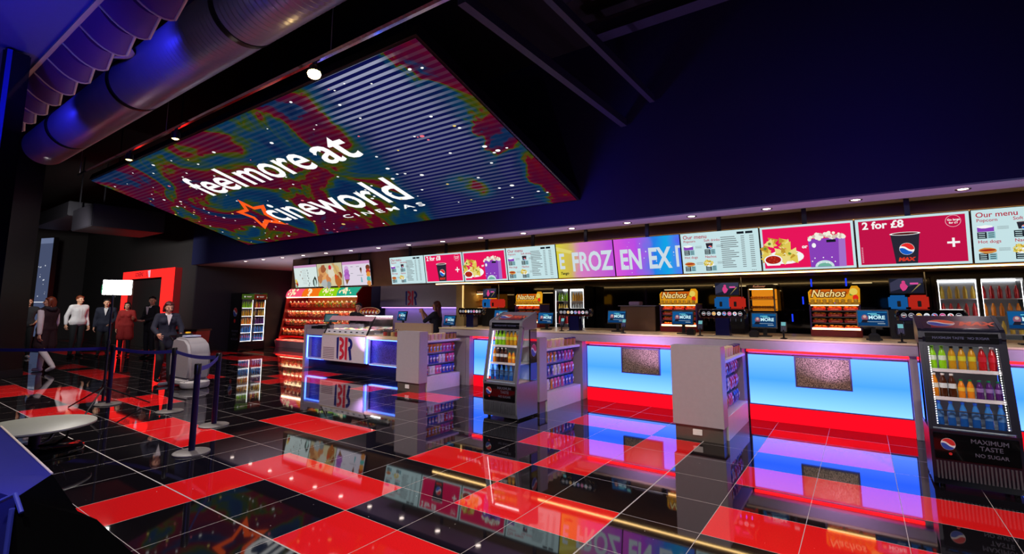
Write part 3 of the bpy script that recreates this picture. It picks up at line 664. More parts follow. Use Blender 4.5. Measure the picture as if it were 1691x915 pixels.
# ------------------------------------------------------------------ snack racks standing out from the counter
POUCH = [('orange', (236, 140, 40)), ('red', (206, 36, 44)), ('pink', (226, 90, 150)), ('blue', (54, 70, 190)), ('white', (226, 220, 228)), ('purple', (122, 60, 170)), ('gold', (226, 180, 70))]
def pouch_mesh(nm, col):
    b = MB(); b.m(mat('pouch_' + nm, col, .28))
    w, h = .043, .16
    prof = [(0, .004, 1.0), (.012, .005, 1.0), (.03, .016, .94), (.08, .022, .92), (.125, .015, .94), (.148, .004, 1.0), (.16, .003, 1.0)]
    vs = []
    for z, d, s in prof:
        for (a, c) in ((-1, 0), (-.5, .8), (0, 1), (.5, .8), (1, 0), (.5, -.8), (0, -1), (-.5, -.8)): vs.append((w * s * a, d * c, -z))
    fs = [tuple(range(8)), tuple(range(len(vs) - 1, len(vs) - 9, -1))]
    for i in range(len(prof) - 1):
        for k in range(8): fs.append((i * 8 + k, i * 8 + (k + 1) % 8, i * 8 + 8 + (k + 1) % 8, i * 8 + 8 + k))
    b.faces(vs, fs)
    o = b.build('snack_pouch', None, None, 50)
    q = Pic(Matrix.Translation((0, -.0225, 0))); 
    q.poly(mat('pouch_label', (240, 236, 236), .3), [(-.028, -.05), (.028, -.04), (.026, -.075), (-.026, -.085)]); q.disc(mat('pouch_spot_' + nm, tuple(min(255, int(c * .6 + 90)) for c in col[::-1]), .3), 0, -.105, .02)
    q.build('printed_label', o); o.hide_render = False
    return o
POUCHES = []
def tub_mesh(lid, body):
    b = MB(); b.m(mat('tub_' + body, {'clear': (222, 196, 176), 'pink': (228, 170, 180), 'brown': (176, 120, 84)}[body], .3)); b.lathe([(.036, 0), (.044, .10), (.044, .105)], 14)
    o = b.build('sweet_tub', None, None, 40)
    MB().lathe([(.046, .105), (.047, .12), (.036, .128)], 14).build('lid', mat('tub_lid_' + lid, {'cream': (230, 206, 160), 'violet': (66, 40, 110)}[lid], .35), o, 40)
    return o
TUBS = []
pc = 0
def rack(x0, x1, yf, where, rows_cols, short):
    """x0..x1 front panel, yf its face; packs hang on the right side"""
    t = thing('snack_rack', 'grey-fronted snack rack ' + where, 'display rack', (x0, yf, 0), 0, 'snack racks'); w = x1 - x0; dp = 7.72 - yf
    MB().box(0, w, 0, .22, .17, 1.11, None, .004).build('front_panel', M['laminate'], t)
    k = MB().box(.02, w - .02, .03, .2, 0, .17).build('kick_plate', mat('kick_steel', (120, 108, 100), .35, .5), t)
    sk = MB().box(w * .38, w * .38 + .11, .018, .03, .06, .13, None, .004).build('socket_plate', M['plug'], k)
    MB().box(0, w - .16, .22, dp, .17, .90).build('back_board', M['laminate'], t)
    MB().box(0, w, .22, dp, .0, .16).box(w - .16, w, .22, dp, .16, .27).build('skirt', M['white'], t)
    MB().box(0, w, .22, dp, .90, .935, None, .004).build('shelf', M['white'], t)
    b = MB()
    for z in (.86, .655, .45): b.box(w - .16, w - .145, .24, dp - .02, z - .02, z + .005)
    b.build('hook_rail', M['dark'], t)
    for r_, z in enumerate((.855, .65, .445)):
        for c in range(rows_cols):
            global pc
            seedc = R.random()
            kinds = ((0, 0, 0, 6, 5, 2, 2, 1), (4, 3, 3, 4, 4, 2, 1, 2), (1, 4, 0, 2, 2, 3, 3, 3))[r_]
            kk = kinds[min(7, int(c * 8 / rows_cols + seedc * .9))]
            if len(POUCHES) < 7:
                for nm, col in POUCH:
                    o = pouch_mesh(nm, col); o.location = (0, 0, -5); POUCHES.append(o)
            src = POUCHES[kk]; y = yf + .30 + (dp - .40) * c / (rows_cols - 1)
            pos = (x1 - .105 + R.uniform(-.006, .006), y, z)
            lb = '%s snack pouch %s, %s from the front in the %s row' % (POUCH[kk][0], 'on the ' + short + ' rack', ORD[c], ('top', 'middle', 'bottom')[r_])
            o = dup(src, pos, PI / 2 + R.uniform(-.12, .12), None); tag(o, lb, 'snack pouch', 'snack pouches hanging on the racks'); pc += 1
    n = rows_cols - 1
    for c in range(n):
        if not TUBS:
            for a in (('cream', 'clear'), ('cream', 'pink'), ('violet', 'brown')):
                o = tub_mesh(*a); o.location = (0, 0, -5); TUBS.append(o)
        kk = 2 if c > n * .55 else c % 2
        for row in range(1):
            o = dup(TUBS[kk], (x1 - .09, yf + .30 + (dp - .38) * c / (n - 1), .936), R.uniform(0, 3), None)
            tag(o, '%s sweet tub on the shelf %s, %s from the front' % (('pale', 'pink', 'violet-lidded')[kk], 'of the ' + short + ' rack', ORD[c]), 'tub', 'sweet tubs on the racks')
    return t
rack(-7.33, -6.72, 6.58, 'standing left, nearest the ice cream counter', 9, 'left')
rack(-4.64, -4.0, 6.40, 'standing behind the middle cooler, half hidden by it', 9, 'middle')
rack(-1.98, -1.39, 6.25, 'standing right, in front of two blue panels', 9, 'right')
for o in POUCHES + TUBS:
    for c in list(o.children): bpy.data.objects.remove(c)
    bpy.data.objects.remove(o)

# ------------------------------------------------------------------ bottles
BG = dict(lime=(150, 220, 30), amber=(206, 150, 30), cola=(74, 34, 18), orange=(240, 140, 30), purple=(84, 34, 110), red=(196, 30, 40), water=(60, 130, 210), clear=(200, 214, 216), gold=(226, 190, 70))
def bottle(kind, cap, label, H=.21, r=.031, parts=True):
    b = MB(); c = BG[kind]
    m = mat('drink_' + kind, c, .12, coat=.5)
    b.lathe([(r * .8, 0), (r, .01), (r, H * .28), (r * .93, H * .34), (r, H * .42), (r, H * .6), (r * .8, H * .74), (r * .42, H * .88), (r * .40, H * .93), (.001, H * .93)], 12)
    o = b.build('bottle', m, None, 50)
    MB().lathe([(r * .5, H * .925), (r * .5, H), (.001, H * 1.004)], 10).build('cap', mat('cap_%d_%d_%d' % cap, cap, .35), o, 50)
    MB().lathe([(r * 1.015, H * .40), (r * 1.015, H * .60)], 12, caps=False).build('label', mat('label_%d_%d_%d' % label, label, .35), o, 50)
    return o
BP = {}
def get_bottle(k):
    spec = {'lime': ('lime', (120, 190, 30), (226, 240, 220)), 'amber': ('amber', (20, 20, 24), (216, 214, 60)), 'redlab': ('red', (220, 220, 222), (206, 40, 60)), 'whitecap': ('cola', (238, 238, 236), (226, 232, 238)),
            'orange': ('orange', (20, 130, 70), (250, 200, 60)), 'purple': ('purple', (20, 130, 80), (150, 120, 190)), 'water': ('water', (40, 90, 220), (150, 190, 230)), 'amberw': ('orange', (240, 238, 230), (236, 226, 210)), 'clear': ('clear', (226, 226, 226), (230, 60, 60))}[k]
    if k not in BP:
        H = {'orange': .17, 'purple': .17, 'water': .23}.get(k, .215)
        o = bottle(*spec, H=H, r=.026 if k in ('orange', 'purple') else .029); o.location = (0, 0, -6); BP[k] = o
    return BP[k]
BN = dict(lime='lime green fizzy drink bottle', amber='amber drink bottle with yellow label', redlab='red drink bottle with pale cap', whitecap='dark cola bottle with white cap', orange='small orange juice bottle with green cap', purple='small purple juice bottle with green cap', water='blue water bottle', amberw='orange drink bottle with white cap', clear='clear drink bottle with red label')

# ------------------------------------------------------------------ grab-and-go drinks coolers
def cooler(x0, yf, label, where, rows, tone):
    t = thing('drinks_cooler', label, 'drinks cooler', (x0, yf, 0), 0, 'glass-fronted drinks coolers'); W, D = .60, .54
    bodym = mat('cooler_' + tone, {'silver': (120, 120, 132), 'dark': (28, 28, 46)}[tone], .3, .3)
    b = MB().prism([(.03, .03), (.01, .09), (.0, .28), (.01, .44), (.0, .50), (D, .50), (D, .03)], .0, W, 'x'); b.build('lower_body', bodym, t)
    for s_ in (0, 1):
        for yy in (.08, D - .06): MB().lathe([(.022, 0), (.022, .03)], 10, frame((.06 + s_ * (W - .12), yy, 0))).build('caster', M['black'], t)
    MB().box(.025, W - .025, -.012, .02, .255, .475, None, .003).build('front_panel', M['black_gloss'], t)
    b = MB()
    for k in range(22): b.box(.03 + k * (W - .06) / 21.5, .042 + k * (W - .06) / 21.5, -.006, .04, .085, .235)
    b.build('front_grille', mat('grille_grey', (84, 84, 94), .4, .4), t)
    p = Pic(Matrix.Translation((0, -.013, 0)))
    p.globe(mat('print_red', (200, 40, 40), .4), mat('print_white', (220, 220, 225), .4), mat('print_blue', (40, 70, 170), .4), .12, .385, .05)
    p.disc(mat('print_red', (200, 40, 40), .4), .13, .305, .012)
    txt = mat('print_silver', (84, 84, 104), .4)
    p.build('printed_emblem', t)
    for wd_, u_, v_, z_ in (('MAXIMUM', .27, .415, .052), ('TASTE', .325, .362, .052), ('NO SUGAR', .29, .305, .042)):
        p = Pic(Matrix.Translation((0, -.013, 0))); p.text(txt, wd_, u_, v_, z_, .0005); p.build('printed_word', t)
    # glazed upper box
    fy = lambda z: (z - .50) / .76 * .15                                    # the front leans back
    for s_ in (0, 1):
        xx = s_ * (W - .03)
        b = MB().prism([(0, .50), (.045, .50), (fy(1.26) + .05, 1.26), (fy(1.26) + .005, 1.30), (fy(1.26), 1.26)], xx, xx + .03, 'x')
        b.prism([(.14, 1.30), (.15, 1.36), (.18, 1.385), (D - .03, 1.505), (D, 1.49), (D, 1.26), (.19, 1.24)], xx, xx + .03, 'x'); b.build('side_frame', bodym, t)
        MB().prism([(.045, .50), (.36, .50), (.36, 1.25), (fy(1.25) + .05, 1.25)], xx + .012, xx + .016, 'x').build('side_window', M['glass'], t)
        sp = MB().prism([(.36, .505), (D, .505), (D, 1.25), (.36, 1.25)], xx + .004, xx + .026, 'x').build('side_panel', M['black_gloss'], t)
        if s_:
            p = Pic(frame((W - .002, .37, .5), (0, 0, PI / 2)))
            p.rect(mat('print_blue', (40, 70, 170), .4), 0, .02, .16, .26); p.build('side_colour_field', sp); p = Pic(frame((W - .002, .37, .5), (0, 0, PI / 2)))
            p.globe(mat('print_red', (200, 40, 40), .4), mat('print_white', (220, 220, 225), .4), mat('print_blue', (40, 70, 170), .4), .08, .44, .09, .8)
            p.build('side_emblem', sp)
    MB().box(.03, W - .03, D - .03, D, .50, 1.40).build('back_panel', mat('cooler_liner', (205, 212, 220), .4), t)
    MB().box(.03, W - .03, .06, D - .03, .495, .505).build('cabinet_floor', mat('cooler_liner', (205, 212, 220), .4), t)
    hd = MB().prism([(.145, 1.255), (.14, 1.31), (.155, 1.36), (.18, 1.378), (D - .03, 1.498), (D - .03, 1.40), (.20, 1.255)], .03, W - .03, 'x').build('header', bodym, t)
    p = Pic(frame((0, .136, 1.262), (-.1, 0, 0))); p.rect(mat('black_print', (12, 12, 18), .2), .05, 0, W - .05, .085); p.text(mat('print_dim', (70, 72, 110), .4), 'MAXIMUM TASTE   NO SUGAR', .10, .032, .03, .0005, sx=.95); p.build('header_band', hd)
    # printed lid
    T = frame((.05, .195, 1.386), (-(PI / 2 - .331), 0, 0)); p = Pic(T)
    p.rect(mat('black_print', (12, 12, 18), .2), 0, .0, W - .1, .29); p.rect(mat('print_deepred', (120, 22, 22), .3), .06, .02, W - .14, .27)
    p.globe(mat('print_orange', (226, 90, 50), .4), mat('print_white', (220, 220, 225), .4), mat('print_blue', (40, 70, 170), .4), .14, .14, .085, 1.2); p.text(mat('print_orange', (226, 90, 50), .4), 'MAX', .26, .08, .13, .006, .25, sx=.85)
    p.build('lid_print', hd)
    T = frame((0, .006, .52), (-math.atan2(.15, .76), 0, 0))
    MB().box(.03, W - .03, -.004, .004, .0, .755, T).build('front_glass', M['glass'], t)
    b = MB().box(.03, .06, -.008, .008, 0, .755, T).box(W - .06, W - .03, -.008, .008, 0, .755, T).box(.06, W - .06, -.008, .008, .0, .025, T).box(.06, W - .06, -.008, .008, .725, .755, T)
    b.build('door_frame', bodym, t)
    for s_ in (0, 1):
        b = MB(); x = .066 + s_ * (W - .138)
        if tone == 'dark':
            for k in range(34): b.box(x, x + .006, .016, .022, .03 + k * .0205, .038 + k * .0205, T)
        else: b.box(x, x + .006, .016, .022, .03, .72, T)
        b.build('light_strip', LED_WHITE, t)
    MB().box(.08, W - .08, .20, .22, 1.238, 1.25).build('light_strip', LED_WHITE, t)
    zs = (1.01, .765, .508)
    for z in zs[:2]:
        sh = MB().box(.035, W - .035, fy(z) + .06, D - .04, z - .012, z - .002).build('shelf', mat('cooler_shelf', (205, 210, 215), .35), t)
        MB().box(.035, W - .035, fy(z) + .05, fy(z) + .06, z - .018, z + .012).build('price_rail', M['white'], sh)
    bk = MB().box(.06, W - .06, .055, .06, .515, .66).build('basket_front', glass('basket_glass', (.75, .82, .9)), t)
    MB().box(.06, W - .06, .052, .064, .66, .668).build('basket_rail', M['steel'], bk)
    nm = ('top shelf', 'middle shelf', 'bottom basket')
    for ri, row in enumerate(rows):
        n = len(row); cnt = {}
        for i, k in enumerate(row):
            x = x0 + (.085 if n > 7 else .095) + (W - (.17 if n > 7 else .19)) * i / (n - 1); y = yf + fy(zs[ri]) + (.105 if ri < 2 else .11)
            cnt[k] = cnt.get(k, 0) + 1
            o = dup(get_bottle(k), (x, y, zs[ri]), R.uniform(0, 6)); tag(o, '%s, %s from left, %s, %s cooler' % (BN[k], ORD[i], nm[ri], where), 'bottle', 'bottles in the grab-and-go coolers')
    return t
cooler(-4.60, 5.80, 'silver-framed drinks cooler standing before the middle snack rack', 'middle', (('lime', 'lime', 'lime', 'amber', 'amber', 'amber', 'redlab'), ('amberw', 'whitecap', 'whitecap', 'whitecap', 'orange', 'orange', 'purple'), ('water',) * 6), 'silver')
cooler(.425, 5.93, 'dark drinks cooler at the right edge, lights dotted round its glass', 'right', (('lime', 'lime', 'amber', 'amber', 'amber', 'redlab', 'redlab'), ('amberw', 'whitecap', 'whitecap', 'orange', 'orange', 'purple', 'purple', 'purple'), ('water',) * 6), 'dark')
for o in BP.values():
    for c in list(o.children): bpy.data.objects.remove(c)
    bpy.data.objects.remove(o)

# ------------------------------------------------------------------ things on the worktop
ZW = 1.141
def pos(x, y, zc, rz, label):
    zw = ZW if x > -7.3 else .891
    t = thing('till_screen', label, 'till', (x, y, zw), rz, 'till screens on the counter'); h = zc - zw
    MB().box(-.09, .09, -.05, .10, 0, .02, None, .005).build('foot', M['black'], t)
    MB().box(-.025, .025, .03, .06, .02, max(.06, h)).build('stand', M['black'], t)
    T = frame((0, .0, h), (-.18, 0, 0))
    MB().box(-.175, .175, .002, .03, -.115, .115, T, .006).build('housing', M['black'], t)
    p = Pic(T); p.rect(sc(14, 60, 110), -.16, -.10, .16, .10); p.rect(sc(40, 130, 190), -.16, .075, .16, .085); p.poly(sc(20, 90, 150), [(-.16, .1), (.0, .1), (-.1, -.06), (-.16, -.06)])
    p.disc(sc(150, 90, 110), -.085, .005, .035, .042); p.disc(sc(210, 180, 170), -.085, .02, .018); p.poly(sc(30, 30, 44), [(-.13, -.06), (-.04, -.06), (-.06, -.02), (-.11, -.02)])
    p.text(sc(200, 240, 250, 1.0), 'MORE', -.045, -.012, .066, .002); p.rects(sc(110, 210, 230), [(-.05, .055, .05, .066), (-.02, .04, .08, .05)]); p.rects(sc(190, 210, 220), [(.05, -.075, .13, -.068), (-.06, -.05, .12, -.046)])
    p.build('picture', t); return t
for x, y, z, rz, lb in ((-8.99, 8.2, 1.18 + .17, -.1, 'till screen on the ice cream side, left of the woman'), (-7.46, 8.2, 1.27, 0, 'till screen right of the woman behind the counter'), (-6.05, 8.2, 1.40, 0, 'till screen just left of the middle drinks cooler'), (-3.52, 8.2, 1.40, 0, 'till screen left of the stainless hot cupboard'), (-2.38, 8.2, 1.40, 0, 'till screen in front of the middle nachos cabinet'),
                        (-1.19, 8.2, 1.38, 0, 'till screen below the orange-lit hot display in the middle'), (.12, 8.2, 1.43, 0, 'till screen right of the right-hand nachos cabinet'), (1.58, 8.2, 1.43, 0, 'till screen at the far right, behind the dark cooler'), (-4.95, 8.15, 1.36, 0, 'till screen right of the middle cooler lid')): pos(x, y, z, rz, lb)
def reader(x, y, label):
    t = thing('card_reader', label, 'card reader', (x, y, ZW), 0, 'card readers on the counter')
    MB().lathe([(.045, 0), (.045, .01), (.02, .016)], 14).build('foot', M['black'], t)
    MB().tube([(0, 0, .01), (0, .01, .12)], .012, 8).build('stem', M['black'], t)
    T = frame((0, 0, .10), (-.45, 0, 0)); MB().box(-.038, .038, 0, .03, 0, .15, T, .006).build('handset', M['dark'], t)
    p = Pic(T); p.rect(sc(120, 190, 195), -.028, .085, .028, .14); p.rects(mat('key_grey', (90, 90, 110), .4), [(-.027 + .02 * a, .012 + .017 * b, -.013 + .02 * a, .024 + .017 * b) for a in range(3) for b in range(4)]); p.build('screen_and_keys', t)
for x, y, lb in ((-4.42, 7.83, 'card reader left of the second drinks tower'), (-3.25, 7.83, 'card reader right of the till beside the hot cupboard'), (-2.02, 7.83, 'card reader on a stand beside the middle drinks tower'), (-.9, 7.83, 'card reader left of the right nachos cabinet'), (.39, 7.83, 'card reader left of the right drinks tower'), (1.78, 7.83, 'card reader furthest right behind the dark cooler')): reader(x, y, lb)
for x, lb in ((-2.2, 'small black box in front of the middle nachos cabinet'), (-1.3, 'small black box below the till under the orange hot display'), (.12, 'small black box under the till beside the right nachos cabinet')):
    t = thing('receipt_printer', lb, 'printer', (x, 8.0, ZW), 0, 'receipt printers')
    MB().box(-.06, .06, -.05, .06, 0, .085, None, .008).build('housing', M['black'], t); MB().box(-.04, .04, -.02, -.005, .085, .10).build('paper_slot', M['dark'], t)
def tower(x, label):
    t = thing('drinks_tower', label, 'drinks dispenser', (x, 8.05, ZW), 0, 'soft drink towers')
    MB().prism([(-.10, 0), (.10, 0), (.09, .27), (-.09, .27)], -.07, .07, 'y').build('column', mat('tower_navy', (20, 22, 70), .25, .2), t)
    MB().box(-.12, .12, -.10, .10, 0, .012).build('base_plate', M['chrome'], t)
    prof = [(.0, .26), (.07, .27), (.085, .33), (.07, .40), (.0, .41), (-.06, .40), (-.07, .33), (-.06, .27)]
    MB().prism([(y, z) for y, z in prof], -.31, .31, 'x').ball((-.31, 0, .335), .074, 2, (.6, 1, 1)).ball((.31, 0, .335), .074, 2, (.6, 1, 1)).build('head_bar', M['black_gloss'], t, 40)
    cols = [(30, 30, 40), (96, 90, 110), (240, 170, 50), (236, 236, 240), (40, 120, 220), (220, 70, 150), (244, 244, 248), (40, 30, 50)]
    for k, c in enumerate(cols):
        xx = -.26 + .0743 * k
        p = Pic(Matrix.Translation((xx, -.072, .335))); p.disc(sc(236, 236, 240, .8), 0, 0, .029, seg=18); p.disc(sc(*c), 0, 0, .026, seg=18)
        if k in (0, 7): p.rect(sc(236, 236, 240, .8), -.02, -.004, .02, .008); p.disc(sc(200, 40, 60), 0, -.014, .007, seg=10)
        elif k in (4, 6): p.globe(PR, PW, PB, 0, 0, .018)
        elif k == 3: p.disc(sc(150, 170, 190), 0, 0, .016, .008, 10)
        else: p.rect(sc(240, 240, 240, .8), -.015, -.004, .015, .004)
        p.build('brand_badge', t)
    for k in range(8): MB().tube([(-.26 + .0743 * k, -.05, .265), (-.26 + .0743 * k, -.055, .22)], .008, 8).build('tap', M['chrome'], t)
    return t
for x, lb in ((-6.69, 'soft drinks tower with round badges, furthest left on the counter'), (-4.25, 'soft drinks tower with round badges, second from the left'), (-1.73, 'soft drinks tower with round badges behind the right snack rack'), (.70, 'soft drinks tower with round badges behind the dark right cooler')): tower(x, lb)
def slush(x, label, pink):
    t = thing('slush_machine', label, 'slush machine', (x, 8.75, ZW), 0, 'frozen drink machines')
    MB().box(-.23, .23, .0, .36, 0, .40, None, .01).build('body', M['black'], t)
    for s_, c in ((-1, (30, 110, 190)), (1, (226, 50, 36))):
        tk = MB().box(.012 if s_ > 0 else -.215, .215 if s_ > 0 else -.012, -.04, .3, .41, .60, None, .025).build('drink_tank', em('slush_%s' % ('red' if s_ > 0 else 'blue'), c, .55), t, 50)
        MB().box(s_ * .11 - .02, s_ * .11 + .02, -.055, -.035, .44, .52, None, .004).build('paddle', M['black'], tk)
    p = Pic(frame((-.19, -.02, .63), (.0, 0, 0))); p.rect(sc(30, 32, 48), 0, 0, .36, .2); p.poly(sc(60, 60, 84), [(0, .02), (.36, .14), (.36, .2), (.1, .2), (0, .14)])
    blob(p, sc(226, 70, 140), .15, .09, .04, 2, 10, .2, .055); p.disc(sc(226, 70, 140), .15, .15, .02); p.rect(sc(230, 90, 170), .22, .115, .31, .14); p.poly(sc(160, 140, 80), [(.22, .0), (.25, .03), (.34, .12), (.32, .125)])
    s1 = p.build('sign_picture', t); MB().box(-.2, .18, -.015, .02, .62, .84, None, .005).build('sign_housing', M['black'], t)
    MB().tube([(.2, .05, .0), (.2, .05, .92)], .008, 6).build('side_pole', M['steel'], t)
for x, lb in ((-6.75, 'blue and red frozen drink machine at the left end'), (-1.78, 'blue and red frozen drink machine left of the orange hot display'), (.55, 'blue and red frozen drink machine with a pink figure sign, right')): slush(x, lb, 0)
nacho_n = 0
def nacho(x, where):
    t = thing('nachos_cabinet', 'yellow-topped nachos cabinet with red trays, ' + where, 'food cabinet', (x, 8.75, ZW), 0, 'nachos cabinets'); W = .32
    MB().box(-W, W, 0, .4, 0, .10, None, .006).build('base', M['red_deep'], t)
    for s_ in (-1, 1): MB().box(s_ * W - (.02 if s_ > 0 else 0), s_ * W + (0 if s_ > 0 else .02), .02, .4, .10, .48).build('side_panel', mat('cabinet_side', (70, 50, 110), .3, .3), t)
    MB().box(-W, W, .38, .4, .10, .48).build('back_panel', M['red_deep'], t)
    MB().box(-W + .02, W - .02, .03, .05, .10, .125).build('light_strip', LED_WARM, t); MB().box(-W + .02, W - .02, .05, .07, .455, .465).build('light_strip', LED_WARM, t)
    for z in (.20, .29, .38): MB().box(-W + .02, W - .02, .04, .38, z - .008, z).build('shelf', M['steel'], t)
    MB().box(-W, W, -.01, .4, .475, .49).build('top_shelf', M['yellow'], t)
    b = MB().prism([(-W, .50), (W, .50), (W + .01, .70), (W - .02, .745), (W - .09, .745), (W - .12, .69), (-W + .03, .70), (-W - .005, .66)], .06, .10, 'y'); b.build('sign_board', em('nachos_sign_yellow', (246, 170, 30), .75), t)
    p = Pic(Matrix.Translation((-W, .058, .5))); p.poly(em('nachos_sign_orange', (226, 104, 20), .7), [(.01, .13), (.50, .12), (.53, .2), (.04, .2)])
    T2 = p.T; p.text(em('nachos_outline', (120, 40, 16), .5), 'Nachos', .025, .085, .155, .012, .3, sx=.92); p.text(em('nachos_letter', (255, 226, 150), .9), 'Nachos', .03, .088, .15, .002, .3, sx=.93)
    p.disc(sc(236, 40, 30), W * 2 - .05, .07, .035, .045); blob(p, GRN, W * 2 - .1, .12, .02, 3); p.disc(YEL, W * 2 - .07, .16, .05)
    p.build('sign_lettering', t)
    for k in range(8):
        o = MB().lathe([(.024, 0), (.031, .035), (.028, .05), (.012, .06), (.001, .062)], 12).build('cheese_dip', mat('cheese_yellow', (250, 206, 60), .4), None, 50); o.location = (x - .27 + .077 * k, 8.772, ZW + .492)
        tag(o, 'yellow cheese dip pot, %s from left atop the %s nachos cabinet' % (ORD[k], where.split(' ')[0]), 'dip pot', 'cheese dip pots')
    global NT
    for r_, z in enumerate((.104, .202, .292, .382)):
        for k in range(3):
            if NT is None:
                NT = MB().prism([(-.082, 0), (.082, 0), (.092, .035), (-.092, .035)], -.06, .06, 'y').build('nacho_tray', mat('tray_red', (206, 34, 30), .35))
                b = MB(); rr = random.Random(4)
                for q in range(14):
                    c = Vector((rr.uniform(-.07, .07), rr.uniform(-.045, .045), .038)); a = rr.uniform(0, 6); b.faces([(c.x + .03 * math.cos(a + 2.1 * i), c.y + .03 * math.sin(a + 2.1 * i), c.z + rr.uniform(0, .025)) for i in range(3)] + [(c.x, c.y, .03)], [(0, 1, 2), (0, 1, 3), (1, 2, 3), (2, 0, 3)])
                b.build('tortilla_chips', mat('tortilla', (236, 150, 50), .5), NT); MB().box(-.05, .05, -.0625, -.061, .012, .024).build('tray_label', mat('tray_label', (240, 150, 110), .4), NT); o = NT
            else: o = dup(NT, (0, 0, 0))
            o.location = (x - .2 + .2 * k, 8.89, ZW + z + .002)
            tag(o, 'red nacho tray on the %s shelf of the %s nachos cabinet, %s' % (('lowest', 'second', 'third', 'upper')[r_], where.split(' ')[0], ('left', 'centre', 'right')[k]), 'food tray', 'red nacho trays')
NT = None
nacho(-5.77, 'left one behind the middle cooler'); nacho(-2.62, 'middle one behind a till'); nacho(-.32, 'right one left of a till')
def hot(x, label):
    t = thing('hot_display', label, 'food display', (x, 9.98, .921), 0, 'orange-lit hot displays'); W = .21
    MB().box(-W, W, 0, .4, 0, .58, None, .008).build('lower_body', M['black'], t)
    MB().box(-W, W, 0, .4, .98, 1.06, None, .008).build('canopy', M['black'], t)
    for s_ in (-1, 1): MB().box(s_ * W - .012, s_ * W + .012, 0, .03, .58, .98).build('corner_post', M['steel'], t)
    MB().box(-W, W, .36, .4, .58, .98).build('back_panel', em('hot_glow', (250, 150, 30), .75), t)
    MB().box(-W, W, .0, .36, .60, .612).box(-W, W, .0, .36, .78, .79).build('rack', M['gold'], t)
    rr = random.Random(2)
    for zz in (.615, .793):
        b = MB()
        for k in range(9): b.ball((-.17 + .042 * k, .12 + rr.uniform(-.04, .05), zz + .03), .04, 1, (1, 1, .7))
        b.build('hot_snacks', mat('baked_snack', (214, 140, 50), .5), t)
    MB().box(-W + .02, W - .02, .02, .05, .965, .978).build('light_strip', LED_WARM, t)
    p = Pic(Matrix.Translation((-W, -.002, .985))); p.text(sc(226, 150, 110, .6), 'Rollover', .08, .02, .06, .001, .2); p.build('sign_lettering', t)
hot(-8.0, 'orange-lit hot display at the left end of the niche'); hot(-1.47, 'orange-lit hot display between two drinks towers')
def back_cooler(x0, W, z1, label, cols, where):
    t = thing('glass_door_fridge', label, 'fridge', (x0, 10.08, 0.921), 0, 'glass door fridges in the niche'); h = z1 - .921
    MB().box(0, W, .42, .45, 0, h).build('back_panel', mat('cooler_liner', (205, 212, 220), .4), t)
    b = MB().box(-.03, 0, 0, .45, 0, h + .06).box(W, W + .03, 0, .45, 0, h + .06).box(0, W, 0, .45, h, h + .06); b.build('carcass', M['black'], t)
    MB().box(W / 2 - .025, W / 2 + .025, -.01, .02, .02, h).build('door_post', M['black'], t)
    MB().box(0, W, .4, .42, h - .03, h - .005).build('light_strip', LED_WHITE, t)
    for s_ in (.012, W / 2 + .03, W / 2 - .036, W - .018): MB().box(s_, s_ + .006, .02, .03, .05, h - .04).build('light_strip', LED_WHITE, t)
    MB().box(0, W, -.006, 0, .02, h).build('door_glass', M['glass'], t)
    zz = [.26, .52, .78]
    for z in zz: MB().box(0, W, .04, .42, z - .01, z).build('shelf', M['white'], t)
    for r_, z in enumerate(zz):
        for d in range(2):
            for k in range(5):
                c = cols[r_][d]
                o = MB().lathe([(.026, 0), (.028, .01), (.028, .12), (.012, .17), (.012, .19)], 10).build('bottle', mat('drink_' + c, BG[c], .12, coat=.5), None, 50)
                o.location = (x0 + d * W / 2 + .06 + (W / 2 - .12) * k / 4, 10.2, 0.923 + z)
                tag(o, '%s bottle, %s from left behind the %s door, %s shelf, %s fridge' % (c, ORD[k], ('left', 'right')[d], ('low', 'middle', 'top')[r_], where), 'bottle', 'bottles in the niche fridges')
back_cooler(-5.86, .75, 1.98, 'bright two-door drinks fridge behind the second drinks tower', (('red', 'clear'), ('gold', 'clear'), ('lime', 'amber')), 'left')
back_cooler(1.0, .95, 2.0, 'bright two-door drinks fridge at the right end of the niche', (('red', 'gold'), ('red', 'orange'), ('gold', 'red')), 'right')
t = thing('hot_cupboard', 'stainless upright cupboard right of the till beside the second drinks tower', 'cupboard', (-3.35, 8.75, ZW))
MB().box(-.33, .33, .0, .45, .0, .44, None, .008).build('body', mat('warm_steel', (140, 110, 84), .3, .8), t); MB().box(-.36, .36, -.03, .48, .44, .46).build('top_ledge', M['steel'], t); MB().box(-.2, .0, .1, .3, .461, .53, None, .01).build('folded_boxes', mat('mauve_card', (130, 110, 140), .6), t)
for i, (x, z, w) in enumerate(((-3.2, 1.92, .42), (-2.1, 1.97, .62), (-1.45, 1.99, .42), (-6.3, 1.9, .3), (.05, 1.98, .3))):
    t = thing('niche_lamp', 'thin warm strip lamp at the back of the niche, %s' % ('left of the nachos', 'behind the middle nachos cabinet', 'over the orange hot display', 'near the left fridge', 'right of the last nachos cabinet')[i], 'lamp', (x, 10.5, z), 0, 'strip lamps in the niche')
    MB().box(-w / 2, w / 2, 0, .09, 0, .02).build('housing', M['steel'], t); MB().box(-w / 2 + .01, w / 2 - .01, -.006, -.001, .0, .012).build('tube', em('tube_warm', (1.0, .75, .35), 1.2, True), t)
for i in range(7):
    x = -1.05 + .17 * i + (.02 if i % 2 else 0); z = 1.3 + .32 * (i % 3)
    t = tag(MB().tube([(x, 10.57, z), (x, 10.57, z + .14)], .012, 8).build('accent_light', em('accent_blue', (30, 60, 255), 1.2)), 'small blue accent light on the niche wall, %s from left' % ORD[i], 'light', 'blue accent lights')

